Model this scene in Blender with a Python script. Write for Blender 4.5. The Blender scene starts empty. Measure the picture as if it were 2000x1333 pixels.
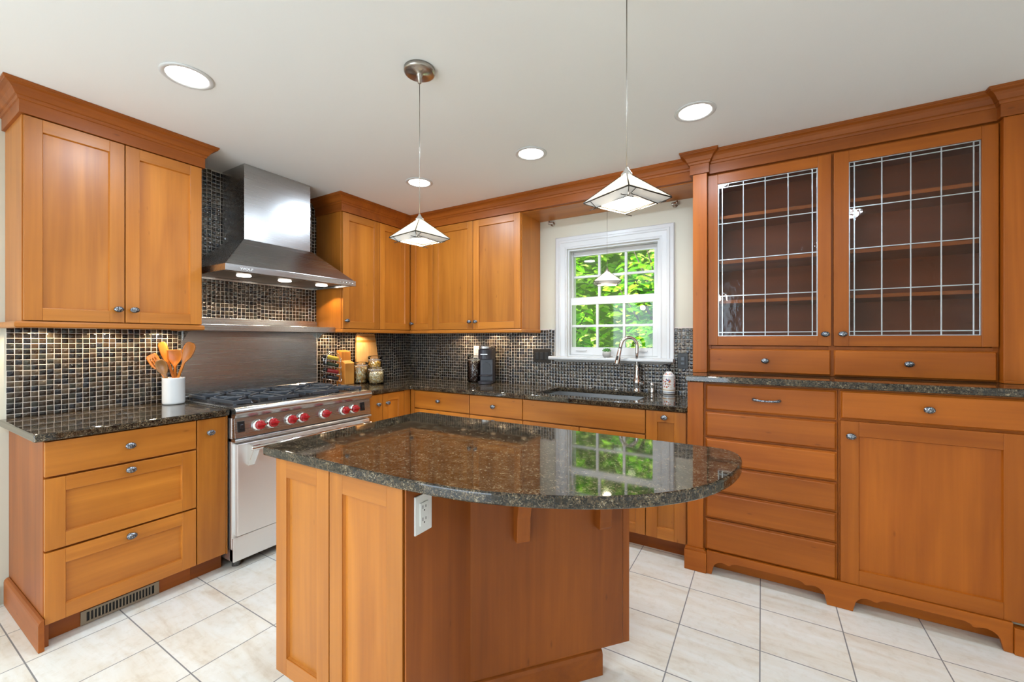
import bpy, bmesh, math, random
from mathutils import Vector, Matrix
C = bpy.context.scene.collection
sc = bpy.context.scene
PI = math.pi
rnd = random.Random(7)

# ------------------------------------------------------------------ camera, world, sun, exposure
cam = bpy.data.objects.new('camera', bpy.data.cameras.new('camera')); C.objects.link(cam)
cam.location = (3.2145, -3.248, 1.308)
cam.rotation_euler = (PI / 2, 0, math.radians(30.9375))
cam.data.sensor_width = 36
cam.data.lens = 813.85 / 2000 * 36
cam.data.shift_y = -0.0017
cam.data.clip_start = 0.02
sc.camera = cam

sc.view_settings.view_transform = 'Standard'
sc.view_settings.look = 'None'
sc.view_settings.gamma = 1
sc.view_settings.exposure = 0.10
sc.cycles.use_denoising = True
sc.cycles.max_bounces = 10
sc.cycles.diffuse_bounces = 5
sc.cycles.glossy_bounces = 5
sc.cycles.transparent_max_bounces = 16
sc.cycles.caustics_reflective = False
sc.cycles.caustics_refractive = False
sc.cycles.sample_clamp_indirect = 6

world = bpy.data.worlds.new('sky'); sc.world = world
world.use_nodes = True
bg = world.node_tree.nodes['Background']
bg.inputs[0].default_value = (0.75, 0.87, 1.0, 1)
bg.inputs[1].default_value = 1.6

def light(name, kind, loc, energy, color=(1, 1, 1), parent=None, size=.1, rot=(0, 0, 0), size_y=None, spread=None, angle=None):
    d = bpy.data.lights.new(name, kind); d.energy = energy; d.color = color
    if kind == 'AREA':
        d.size = size
        if size_y: d.shape = 'RECTANGLE'; d.size_y = size_y
        else: d.shape = 'DISK'
        if spread: d.spread = spread
    elif kind == 'SUN': d.angle = angle or .01
    else: d.shadow_soft_size = size
    o = bpy.data.objects.new(name, d); C.objects.link(o); o.location = loc; o.rotation_euler = rot
    if parent: o.parent = parent
    return o
light('sun', 'SUN', (0, 0, 12), 20, (1, .95, .85), rot=(math.radians(9), math.radians(-42), 0), angle=.02)
# daylight that comes in through the wide patio opening in the front wall, behind the camera and to its left
light('daylight', 'AREA', (1.6, -5.58, 1.20), 60, (.74, .88, 1.0), size=2.3, size_y=2.0, rot=(math.radians(90), 0, 0))
CAN_W, CAN_COL = 9.8, (.70, .84, 1.0)

# ------------------------------------------------------------------ materials
def mat(name):
    m = bpy.data.materials.new(name); m.use_nodes = True
    nt = m.node_tree
    return m, nt, nt.nodes['Principled BSDF'], nt.links
def setp(b, **k):
    for a, v in k.items():
        n = {'color': 'Base Color', 'rough': 'Roughness', 'metal': 'Metallic', 'coat': 'Coat Weight', 'coatr': 'Coat Roughness', 'spec': 'Specular IOR Level',
             'trans': 'Transmission Weight', 'ior': 'IOR', 'emit': 'Emission Color', 'estr': 'Emission Strength', 'alpha': 'Alpha', 'sheen': 'Sheen Weight'}[a]
        if a in ('color', 'emit'): v = (*v, 1)
        b.inputs[n].default_value = v
def plain(name, color, rough=.5, metal=0, **k):
    m, nt, b, L = mat(name); setp(b, color=color, rough=rough, metal=metal, **k); return m
def node(nt, t, **k):
    n = nt.nodes.new(t)
    for a, v in k.items(): setattr(n, a, v)
    return n
def ramp(nt, stops, interp='LINEAR'):
    r = node(nt, 'ShaderNodeValToRGB'); r.color_ramp.interpolation = interp
    e = r.color_ramp.elements
    while len(e) < len(stops): e.new(.5)
    for el, (p, c) in zip(e, stops): el.position = p; el.color = (*c, 1)
    return r
def mapping(nt, L, scale, coord='Object', jitter=False):
    tc = node(nt, 'ShaderNodeTexCoord'); mp = node(nt, 'ShaderNodeMapping'); mp.inputs['Scale'].default_value = scale
    src = tc.outputs[coord]
    if jitter:
        oi = node(nt, 'ShaderNodeObjectInfo'); va = node(nt, 'ShaderNodeVectorMath', operation='SCALE')
        cx = node(nt, 'ShaderNodeCombineXYZ')
        for i in range(3): L.new(oi.outputs['Random'], cx.inputs[i])
        L.new(cx.outputs[0], va.inputs[0]); va.inputs['Scale'].default_value = 7.3
        ad = node(nt, 'ShaderNodeVectorMath', operation='ADD'); L.new(src, ad.inputs[0]); L.new(va.outputs[0], ad.inputs[1]); src = ad.outputs[0]
    L.new(src, mp.inputs['Vector'])
    return mp
def noise(nt, L, mp, scale=1, detail=4, rough=.6, dist=0):
    n = node(nt, 'ShaderNodeTexNoise'); n.inputs['Scale'].default_value = scale; n.inputs['Detail'].default_value = detail
    n.inputs['Roughness'].default_value = rough; n.inputs['Distortion'].default_value = dist
    L.new(mp.outputs[0], n.inputs['Vector']); return n
def bump(nt, L, b, h, strength=.1, dist=.01):
    bp = node(nt, 'ShaderNodeBump'); bp.inputs['Strength'].default_value = strength; bp.inputs['Distance'].default_value = dist
    L.new(h, bp.inputs['Height']); L.new(bp.outputs[0], b.inputs['Normal']); return bp
def mixc(nt, L, fac, a, bcol, mode='MIX'):
    m = node(nt, 'ShaderNodeMix', data_type='RGBA', blend_type=mode)
    for inp, v in ((m.inputs[0], fac), (m.inputs[6], a), (m.inputs[7], bcol)):
        if hasattr(v, 'is_linked') or hasattr(v, 'links'): L.new(v, inp)
        elif isinstance(v, (int, float)): inp.default_value = v
        else: inp.default_value = (*v, 1)
    return m.outputs[2]

def wood(name, axis, dark=(.38, .116, .009), lite=(.56, .198, .022), rough=.42, coat=.30, coatr=.30, spec=.4):
    m, nt, b, L = mat(name)
    s1 = [9, 9, 9]; s1[axis] = .8
    s2 = [70, 70, 70]; s2[axis] = 2.0
    mp1 = mapping(nt, L, s1, jitter=True); mp2 = mapping(nt, L, s2, jitter=True)
    n1 = noise(nt, L, mp1, 1, 3, .55, .6); n2 = noise(nt, L, mp2, 1, 3, .6)
    r1 = ramp(nt, [(.30, dark), (.72, lite)]); L.new(n1.outputs[0], r1.inputs[0])
    r2 = ramp(nt, [(.25, (.84, .82, .80)), (.7, (1.05, 1.05, 1.05))]); L.new(n2.outputs[0], r2.inputs[0])
    c = mixc(nt, L, .6, r1.outputs[0], r2.outputs[0], 'MULTIPLY')
    mp3 = mapping(nt, L, (2.2, 2.2, 2.2), jitter=True); n3 = noise(nt, L, mp3, 1, 2, .5)
    r3 = ramp(nt, [(.3, (.86, .84, .82)), (.7, (1.06, 1.06, 1.06))]); L.new(n3.outputs[0], r3.inputs[0])
    c = mixc(nt, L, .8, c, r3.outputs[0], 'MULTIPLY')
    # small dark mineral flecks
    sv = [26, 26, 26]; sv[axis] = 9
    mp4 = mapping(nt, L, sv, jitter=True); v = node(nt, 'ShaderNodeTexVoronoi'); L.new(mp4.outputs[0], v.inputs['Vector']); v.inputs['Scale'].default_value = .55
    r4 = ramp(nt, [(.02, (.42, .34, .30)), (.09, (1, 1, 1))]); L.new(v.outputs['Distance'], r4.inputs[0])
    c = mixc(nt, L, .55, c, r4.outputs[0], 'MULTIPLY')
    oi = node(nt, 'ShaderNodeObjectInfo'); hs = node(nt, 'ShaderNodeHueSaturation')
    mr = node(nt, 'ShaderNodeMapRange'); mr.inputs[3].default_value = .88; mr.inputs[4].default_value = 1.1
    L.new(oi.outputs['Random'], mr.inputs[0]); L.new(mr.outputs[0], hs.inputs['Value']); L.new(c, hs.inputs['Color'])
    L.new(hs.outputs[0], b.inputs['Base Color'])
    setp(b, rough=rough, coat=coat, coatr=coatr, spec=spec)
    return m
W = {'z': wood('cherry_vertical', 2), 'x': wood('cherry_along_x', 0), 'y': wood('cherry_along_y', 1)}
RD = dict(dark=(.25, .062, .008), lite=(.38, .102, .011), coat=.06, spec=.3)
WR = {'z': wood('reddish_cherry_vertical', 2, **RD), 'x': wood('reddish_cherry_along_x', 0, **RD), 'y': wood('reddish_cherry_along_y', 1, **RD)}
WH = {a: wood('hutch_cherry_' + a, i, dark=(.31, .074, .005), lite=(.45, .122, .009), coat=.10, spec=.25) for i, a in ((2, 'z'), (0, 'x'))}
M = {}
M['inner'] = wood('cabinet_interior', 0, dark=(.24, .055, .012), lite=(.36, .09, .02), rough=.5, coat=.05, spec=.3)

def granite():
    m, nt, b, L = mat('granite_brown')
    mp = mapping(nt, L, (1, 1, 1))
    nz = noise(nt, L, mp, 90, 2, .5)
    ad = mixc(nt, L, .02, mp.outputs[0], nz.outputs['Color'])
    v = node(nt, 'ShaderNodeTexVoronoi'); v.inputs['Scale'].default_value = 270; v.inputs['Randomness'].default_value = 1
    L.new(ad, v.inputs['Vector'])
    sep = node(nt, 'ShaderNodeSeparateColor'); L.new(v.outputs['Color'], sep.inputs[0])
    r = ramp(nt, [(0, (.012, .010, .008)), (.26, (.026, .019, .013)), (.42, (.072, .053, .033)), (.64, (.120, .088, .054)), (.82, (.045, .040, .028)), (.93, (.22, .185, .13))], 'CONSTANT')
    L.new(sep.outputs[0], r.inputs[0])
    n2 = noise(nt, L, mp, 26, 3, .6)
    r2 = ramp(nt, [(.33, (.30, .30, .32)), (.62, (1.15, 1.1, 1.0))]); L.new(n2.outputs[0], r2.inputs[0])
    c = mixc(nt, L, 1, r.outputs[0], r2.outputs[0], 'MULTIPLY')
    L.new(c, b.inputs['Base Color']); setp(b, rough=.045, spec=.62)
    return m
M['granite'] = granite()

def floor_mat():
    m, nt, b, L = mat('floor_tile')
    tc = node(nt, 'ShaderNodeTexCoord'); sp = node(nt, 'ShaderNodeSeparateXYZ'); L.new(tc.outputs['Object'], sp.inputs[0])
    def math_(op, a, bb=None):
        n = node(nt, 'ShaderNodeMath', operation=op)
        for i, v in enumerate((a, bb)):
            if v is None: continue
            if isinstance(v, (int, float)): n.inputs[i].default_value = v
            else: L.new(v, n.inputs[i])
        return n.outputs[0]
    gx = math_('DIVIDE', math_('SUBTRACT', sp.outputs[0], 1.300 - 3.18), .318)
    gy = math_('DIVIDE', math_('SUBTRACT', sp.outputs[1], -.893 - .3205 * 20), .3205)
    def edge(g):
        f = math_('FRACT', g); return math_('MINIMUM', f, math_('SUBTRACT', 1, f))
    e = math_('MINIMUM', edge(gx), edge(gy))
    grout = math_('LESS_THAN', e, .0075)
    cid = node(nt, 'ShaderNodeCombineXYZ'); L.new(math_('FLOOR', gx), cid.inputs[0]); L.new(math_('FLOOR', gy), cid.inputs[1])
    wn = node(nt, 'ShaderNodeTexWhiteNoise'); L.new(cid.outputs[0], wn.inputs['Vector'])
    sh = node(nt, 'ShaderNodeVectorMath', operation='MULTIPLY_ADD'); L.new(wn.outputs['Color'], sh.inputs[0]); sh.inputs[1].default_value = (9, 9, 9); L.new(tc.outputs['Object'], sh.inputs[2])
    mp = node(nt, 'ShaderNodeMapping'); mp.inputs['Scale'].default_value = (1.6, 7.0, 1); mp.inputs['Rotation'].default_value = (0, 0, .18); L.new(sh.outputs[0], mp.inputs['Vector'])
    n1 = noise(nt, L, mp, 1.6, 6, .62, .5)
    r1 = ramp(nt, [(.28, (.66, .57, .45)), (.42, (.77, .715, .61)), (.56, (.81, .785, .71)), (.75, (.86, .85, .80))]); L.new(n1.outputs[0], r1.inputs[0])
    mp2 = node(nt, 'ShaderNodeMapping'); L.new(sh.outputs[0], mp2.inputs['Vector']); n2 = noise(nt, L, mp2, 26, 4, .7)
    r2 = ramp(nt, [(.28, (.88, .84, .78)), (.5, (1, 1, 1))]); L.new(n2.outputs[0], r2.inputs[0])
    c = mixc(nt, L, .7, r1.outputs[0], r2.outputs[0], 'MULTIPLY')
    c = mixc(nt, L, grout, c, (.22, .21, .20))
    L.new(c, b.inputs['Base Color'])
    mr = node(nt, 'ShaderNodeMapRange'); mr.inputs[3].default_value = .17; mr.inputs[4].default_value = .7; L.new(grout, mr.inputs[0]); L.new(mr.outputs[0], b.inputs['Roughness'])
    inv = math_('SUBTRACT', 1, grout); bump(nt, L, b, inv, .25, .002)
    return m
M['floor'] = floor_mat()
M['wall'] = plain('wall_cream_paint', (.62, .59, .48), .6)
M['wall_far'] = plain('wall_pale_paint', (.82, .81, .76), .6)
M['ceiling'] = plain('ceiling_white_paint', (.87, .865, .85), .7)
M['white'] = plain('white_trim_paint', (.64, .64, .635), .3, coat=.2)
M['whiteplastic'] = plain('white_plastic', (.85, .85, .83), .3)
M['blackplastic'] = plain('black_plastic', (.012, .012, .013), .3)
M['slot'] = plain('dark_slot', (.01, .01, .01), .6)

def steel(name, color=(.47, .467, .46), rough=.26, axis=1, amt=.12):
    m, nt, b, L = mat(name)
    s = [220, 220, 220]; s[axis] = 1.5
    mp = mapping(nt, L, s); n = noise(nt, L, mp, 1, 2, .5)
    mr = node(nt, 'ShaderNodeMapRange'); mr.inputs[3].default_value = rough - amt * .5; mr.inputs[4].default_value = rough + amt * .5
    L.new(n.outputs[0], mr.inputs[0]); L.new(mr.outputs[0], b.inputs['Roughness'])
    setp(b, color=color, metal=1); bump(nt, L, b, n.outputs[0], .05, .001)
    return m
M['steel'] = steel('brushed_steel')
M['steeldoor'] = steel('satin_steel_door', (.86, .86, .85), .40)  # paler copy of the steel; a bright reflection is put into its colour
M['steelx'] = steel('brushed_steel_sink', (.62, .63, .64), .3, 0)
M['chrome'] = plain('polished_chrome', (.78, .77, .76), .06, 1)
M['nickel'] = plain('brushed_nickel', (.42, .38, .34), .28, 1)
M['iron'] = plain('cast_iron', (.060, .070, .085), .34, .25)
M['enamel'] = plain('black_enamel', (.012, .012, .014), .22)
M['red'] = plain('red_knob_plastic', (.36, .005, .010), .14, coat=.6, coatr=.05)
M['lead'] = plain('lead_came', (.50, .52, .54), .3, .85)
M['bronze'] = plain('dark_bronze', (.035, .028, .022), .4, .7)
M['taupe'] = plain('taupe_grille', (.30, .24, .17), .45, .3)
def pewter():
    m, nt, b, L = mat('pewter_knob'); mp = mapping(nt, L, (1, 1, 1))
    v = node(nt, 'ShaderNodeTexVoronoi'); v.inputs['Scale'].default_value = 190; L.new(mp.outputs[0], v.inputs['Vector'])
    r = ramp(nt, [(.15, (.60, .63, .66)), (.55, (.10, .11, .13))]); L.new(v.outputs['Distance'], r.inputs[0])
    L.new(r.outputs[0], b.inputs['Base Color']); setp(b, metal=.9, rough=.32); bump(nt, L, b, v.outputs['Distance'], .5, .002); return m
M['pewter'] = pewter()
def emis(name, color, s):
    m, nt, b, L = mat(name); setp(b, color=(.9, .9, .9), emit=color, estr=s); return m
M['lens'] = emis('lit_lens', (1, .98, .94), 6)
M['warmlens'] = emis('warm_lens', (1, .62, .30), 1.2)
M['bulb'] = emis('lit_bulb', (1, .93, .82), 9)
def attr_mat(name, rough, metal=0, ripple=0, **k):
    m, nt, b, L = mat(name); a = node(nt, 'ShaderNodeAttribute', attribute_name='Col'); L.new(a.outputs['Color'], b.inputs['Base Color'])
    setp(b, rough=rough, metal=metal, **k)
    if ripple:
        mp = mapping(nt, L, (1, 1, 1)); n = noise(nt, L, mp, 75, 2, .5); bump(nt, L, b, n.outputs[0], ripple, .004)
    return m
M['mosaic'] = attr_mat('glass_mosaic', .12, .30, .40, spec=.8)
M['grout'] = plain('grout', (.66, .60, .54), .8)
def glass(name, tint=(1, 1, 1), ripple=0, refl=1.0, scale=30, ior=1.5):
    m = bpy.data.materials.new(name); m.use_nodes = True; nt = m.node_tree; L = nt.links; nt.nodes.clear()
    out = node(nt, 'ShaderNodeOutputMaterial'); mx = node(nt, 'ShaderNodeMixShader'); t = node(nt, 'ShaderNodeBsdfTransparent'); g = node(nt, 'ShaderNodeBsdfGlossy'); f = node(nt, 'ShaderNodeFresnel')
    t.inputs[0].default_value = (*tint, 1); g.inputs['Roughness'].default_value = .02; f.inputs[0].default_value = ior
    mu = node(nt, 'ShaderNodeMath', operation='MULTIPLY'); mu.inputs[1].default_value = refl; L.new(f.outputs[0], mu.inputs[0])
    L.new(mu.outputs[0], mx.inputs[0]); L.new(t.outputs[0], mx.inputs[1]); L.new(g.outputs[0], mx.inputs[2]); L.new(mx.outputs[0], out.inputs[0])
    if ripple:
        mp = mapping(nt, L, (1, 1, .55)); n = noise(nt, L, mp, scale, 3, .5); bp = node(nt, 'ShaderNodeBump'); bp.inputs['Strength'].default_value = ripple; bp.inputs['Distance'].default_value = .01
        L.new(n.outputs[0], bp.inputs['Height']); L.new(bp.outputs[0], g.inputs['Normal'])
    return m
M['window_glass'] = glass('window_glass', refl=.8)
M['seedy_glass'] = glass('rippled_glass', (.92, .90, .88), .10, .62, 28)
M['jar_glass'] = glass('jar_glass', (.985, .985, .98), 0, 1.0)
def shade_mat():
    m = bpy.data.materials.new('art_glass_shade'); m.use_nodes = True; nt = m.node_tree; L = nt.links; nt.nodes.clear()
    out = node(nt, 'ShaderNodeOutputMaterial'); d = node(nt, 'ShaderNodeBsdfDiffuse'); t = node(nt, 'ShaderNodeBsdfTranslucent'); mx = node(nt, 'ShaderNodeMixShader'); mx.inputs[0].default_value = .55
    d.inputs[0].default_value = (.86, .83, .74, 1); t.inputs[0].default_value = (.92, .86, .72, 1)
    e = node(nt, 'ShaderNodeEmission'); e.inputs[0].default_value = (1, .93, .80, 1); e.inputs[1].default_value = .28
    a = node(nt, 'ShaderNodeAddShader'); L.new(d.outputs[0], mx.inputs[1]); L.new(t.outputs[0], mx.inputs[2]); L.new(mx.outputs[0], a.inputs[0]); L.new(e.outputs[0], a.inputs[1]); L.new(a.outputs[0], out.inputs[0]); return m
M['shade'] = shade_mat()
M['band'] = plain('mottled_grey_glass', (.62, .60, .58), .3)
def leafmat(name, tr=.4):
    m = bpy.data.materials.new(name); m.use_nodes = True; nt = m.node_tree; L = nt.links; nt.nodes.clear()
    out = node(nt, 'ShaderNodeOutputMaterial'); d = node(nt, 'ShaderNodeBsdfDiffuse'); t = node(nt, 'ShaderNodeBsdfTranslucent'); mx = node(nt, 'ShaderNodeMixShader'); mx.inputs[0].default_value = tr
    a = node(nt, 'ShaderNodeAttribute', attribute_name='Col'); L.new(a.outputs['Color'], d.inputs[0]); L.new(a.outputs['Color'], t.inputs[0])
    L.new(d.outputs[0], mx.inputs[1]); L.new(t.outputs[0], mx.inputs[2]); L.new(mx.outputs[0], out.inputs[0]); return m
M['leaf'] = leafmat('leaf')
M['bark'] = plain('bark', (.05, .035, .022), .9)
M['lawn'] = plain('grass_green', (.20, .34, .05), .9)

# ------------------------------------------------------------------ mesh helpers
OFF = {}
class Fr:
    """a work plane: a along u, b up, c out along n"""
    def __init__(s, o, u, n): s.o, s.u, s.n = Vector(o), Vector(u), Vector(n)
    def p(s, a, b, c): return s.o + s.u * a + Vector((0, 0, b)) + s.n * c
def FL(x): return Fr((x, 0, 0), (0, 1, 0), (1, 0, 0))
def FB(y): return Fr((0, y, 0), (1, 0, 0), (0, -1, 0))
WORLD = Fr((0, 0, 0), (1, 0, 0), (0, 1, 0))
def NB(): return bmesh.new()
def hexa(bm, ps, mi=0):
    v = [bm.verts.new(p) for p in ps]
    for f in ((0, 1, 2, 3), (7, 6, 5, 4), (0, 4, 5, 1), (1, 5, 6, 2), (2, 6, 7, 3), (3, 7, 4, 0)):
        bm.faces.new([v[i] for i in f]).material_index = mi
def fb(bm, F, a0, a1, b0, b1, c0, c1, mi=0):
    hexa(bm, [F.p(a0, b0, c0), F.p(a1, b0, c0), F.p(a1, b1, c0), F.p(a0, b1, c0), F.p(a0, b0, c1), F.p(a1, b0, c1), F.p(a1, b1, c1), F.p(a0, b1, c1)], mi)
def bx(bm, x0, x1, y0, y1, z0, z1, mi=0):
    hexa(bm, [(x0, y0, z0), (x1, y0, z0), (x1, y1, z0), (x0, y1, z0), (x0, y0, z1), (x1, y0, z1), (x1, y1, z1), (x0, y1, z1)], mi)
def prism(bm, pts, lo, hi, f=None, mi=0):
    """extrude a 2D outline; f(p, t) -> 3D"""
    f = f or (lambda p, t: (p[0], p[1], t))
    a = [bm.verts.new(f(p, lo)) for p in pts]; b = [bm.verts.new(f(p, hi)) for p in pts]; n = len(pts)
    bm.faces.new(a[::-1]).material_index = mi; bm.faces.new(b).material_index = mi
    for i in range(n): bm.faces.new([a[i], a[(i + 1) % n], b[(i + 1) % n], b[i]]).material_index = mi
def gridprism(bm, xs, ys, inside, lo, hi, f=None):
    f = f or (lambda x, y, t: (x, y, t)); V = {}
    def v(i, j, k):
        if (i, j, k) not in V: V[i, j, k] = bm.verts.new(f(xs[i], ys[j], (lo, hi)[k]))
        return V[i, j, k]
    nx, ny = len(xs) - 1, len(ys) - 1
    ok = lambda i, j: 0 <= i < nx and 0 <= j < ny and inside((xs[i] + xs[i + 1]) / 2, (ys[j] + ys[j + 1]) / 2)
    for i in range(nx):
        for j in range(ny):
            if not ok(i, j): continue
            for k in (0, 1): bm.faces.new([v(i, j, k), v(i + 1, j, k), v(i + 1, j + 1, k), v(i, j + 1, k)])
            for (di, dj, p, q) in ((-1, 0, (i, j), (i, j + 1)), (1, 0, (i + 1, j), (i + 1, j + 1)), (0, -1, (i, j), (i + 1, j)), (0, 1, (i, j + 1), (i + 1, j + 1))):
                if not ok(i + di, j + dj): bm.faces.new([v(*p, 0), v(*q, 0), v(*q, 1), v(*p, 1)])
def basis(d):
    d = Vector(d).normalized(); t = Vector((0, 0, 1)) if abs(d.z) < .9 else Vector((1, 0, 0))
    a = d.cross(t).normalized(); return a, d.cross(a).normalized(), d
def tube(bm, pts, r, seg=10, mi=0, cap=True, smooth=True):
    pts = [Vector(p) for p in pts]; n = len(pts); rs = r if isinstance(r, (list, tuple)) else [r] * n
    rings = []; pa = None
    for i, p in enumerate(pts):
        d = (pts[min(i + 1, n - 1)] - pts[max(i - 1, 0)]).normalized()
        if pa is None: a, b, _ = basis(d)
        else:
            a = (pa - d * pa.dot(d)).normalized(); b = d.cross(a)
        pa = a
        rings.append([bm.verts.new(p + (a * math.cos(2 * PI * k / seg) + b * math.sin(2 * PI * k / seg)) * rs[i]) for k in range(seg)])
    for i in range(n - 1):
        for k in range(seg):
            f = bm.faces.new([rings[i][k], rings[i][(k + 1) % seg], rings[i + 1][(k + 1) % seg], rings[i + 1][k]]); f.material_index = mi; f.smooth = smooth
    if cap:
        bm.faces.new(rings[0][::-1]).material_index = mi; bm.faces.new(rings[-1]).material_index = mi
def lathe(bm, prof, o=(0, 0, 0), ax=(0, 0, 1), seg=24, mi=0, sa=1, sb=1, ua=None, mis=None):
    """prof: (radius, height) list; ends with r = 0 are closed"""
    o = Vector(o); d = Vector(ax).normalized()
    if ua is None: a, b, _ = basis(d)
    else: a = Vector(ua); b = d.cross(a)
    rings = []
    for r, h in prof:
        if r < 1e-6: rings.append([bm.verts.new(o + d * h)])
        else: rings.append([bm.verts.new(o + d * h + (a * math.cos(2 * PI * k / seg) * sa + b * math.sin(2 * PI * k / seg) * sb) * r) for k in range(seg)])
    for i in range(len(prof) - 1):
        A, B = rings[i], rings[i + 1]
        for k in range(seg):
            k2 = (k + 1) % seg
            if len(A) == 1 and len(B) == 1: continue
            vs = [A[0], B[k], B[k2]] if len(A) == 1 else ([A[k], A[k2], B[0]] if len(B) == 1 else [A[k], A[k2], B[k2], B[k]])
            f = bm.faces.new(vs); f.smooth = True; f.material_index = mis[i] if mis else mi
def arc(cx, cy, r, a0, a1, n):
    return [(cx + r * math.cos(math.radians(a0 + (a1 - a0) * i / n)), cy + r * math.sin(math.radians(a0 + (a1 - a0) * i / n))) for i in range(n + 1)]
def sweep(bm, path, prof, closed=False):
    """prof (out, z) swept along a 2D path; 'out' lies to the right of travel, corners mitred"""
    P = [Vector(p) for p in path]; n = len(P); rows = []
    def nrm(a, b):
        d = (b - a).normalized(); return Vector((d.y, -d.x))
    for i in range(n):
        if i == 0: m = nrm(P[0], P[1])
        elif i == n - 1: m = nrm(P[-2], P[-1])
        else:
            n1, n2 = nrm(P[i - 1], P[i]), nrm(P[i], P[i + 1]); m = (n1 + n2); m = m / max(.05, m.dot(n1))
        rows.append([bm.verts.new((P[i].x + m.x * o, P[i].y + m.y * o, z)) for o, z in prof])
    k = len(prof)
    for i in range(n - 1):
        for j in range(k): bm.faces.new([rows[i][j], rows[i][(j + 1) % k], rows[i + 1][(j + 1) % k], rows[i + 1][j]])
    bm.faces.new(rows[0]); bm.faces.new(rows[-1][::-1])
def obj(name, bm, mats, parent=None, bevel=0, seg=2, loc=None, local=False, smooth=False, fix=True):
    me = bpy.data.meshes.new(name)
    off = OFF.get(parent, Vector((0, 0, 0))) if parent else (Vector(loc) if loc else Vector((0, 0, 0)))
    if fix: bmesh.ops.recalc_face_normals(bm, faces=bm.faces)
    if not local: bmesh.ops.translate(bm, verts=bm.verts, vec=-off)
    if smooth:
        for f in bm.faces: f.smooth = True
    bm.to_mesh(me); bm.free()
    for m in (mats if isinstance(mats, (list, tuple)) else [mats]): me.materials.append(m)
    o = bpy.data.objects.new(name, me); C.objects.link(o)
    if parent: o.parent = parent; OFF[o] = off
    else: o.location = off; OFF[o] = off
    if bevel:
        b = o.modifiers.new('bevel', 'BEVEL'); b.width = bevel; b.segments = seg; b.limit_method = 'ANGLE'; b.angle_limit = math.radians(40); b.harden_normals = False
    return o
def tag(o, label, cat=None, group=None, kind=None):
    if label: o['label'] = label
    if cat: o['category'] = cat
    if group: o['group'] = group
    if kind: o['kind'] = kind
    return o
def thing(name, label, cat, loc=(0, 0, 0), group=None, kind=None, rotz=0):
    o = bpy.data.objects.new(name, None); C.objects.link(o); o.location = loc; o.rotation_euler = (0, 0, rotz); o.empty_display_size = .1
    OFF[o] = Vector(loc); return tag(o, label, cat, group, kind)
def struct(o, label): return tag(o, label, None, None, 'structure')
def dup(root, loc, label=None, rotz=None):
    r = root.copy(); C.objects.link(r); r.location = loc; OFF[r] = Vector(loc)
    if rotz is not None: r.rotation_euler = (0, 0, rotz)
    if label: r['label'] = label
    for ch in list(root.children):
        c = ch.copy(); C.objects.link(c); c.parent = r
        for g in ch.children:
            d = g.copy(); C.objects.link(d); d.parent = c
    return r

# ------------------------------------------------------------------ setting: floor, walls, ceiling
H = 2.465
XR, YF = 5.3, -5.6
b = NB(); bx(b, -.15, XR + .15, YF - .15, .15, -.1, 0); struct(obj('floor', b, M['floor']), 'cream stone look tile floor with thin grey grout')
b = NB(); bx(b, -.25, XR + .25, YF - .25, .45, H, H + .25); struct(obj('ceiling', b, M['ceiling']), 'smooth white ceiling')
b = NB(); bx(b, -.15, 0, YF - .15, .15, 0, H); struct(obj('wall_left', b, M['wall']), 'cream wall behind the range')
WX0, WX1, WZ0, WZ1 = 1.815, 2.557, 1.165, 2.06
b = NB(); gridprism(b, [0, WX0, WX1, XR], [0, WZ0, WZ1, H], lambda x, z: not (WX0 < x < WX1 and WZ0 < z < WZ1), 0, .15, lambda x, z, t: (x, t, z))
struct(obj('wall_back', b, M['wall']), 'cream wall with the window over the sink')
b = NB(); bx(b, XR, XR + .15, YF - .15, .15, 0, H); struct(obj('wall_right', b, M['wall_far']), 'pale wall beyond the glass front hutch')
b = NB(); gridprism(b, [0, .4, 2.8, XR], [0, 2.25, H], lambda x, z: not (.4 < x < 2.8 and z < 2.25), YF - .15, YF, lambda x, z, t: (x, t, z)); struct(obj('wall_front', b, M['wall_far']), 'pale wall with a wide patio opening behind the camera')
b = NB(); bx(b, .0, .016, YF, -2.80, 0, .095); bx(b, .0, .02, YF, -2.80, 0, .02); struct(obj('baseboard_left', b, M['white'], bevel=.002), 'white baseboard left of the drawer cabinet')

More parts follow.
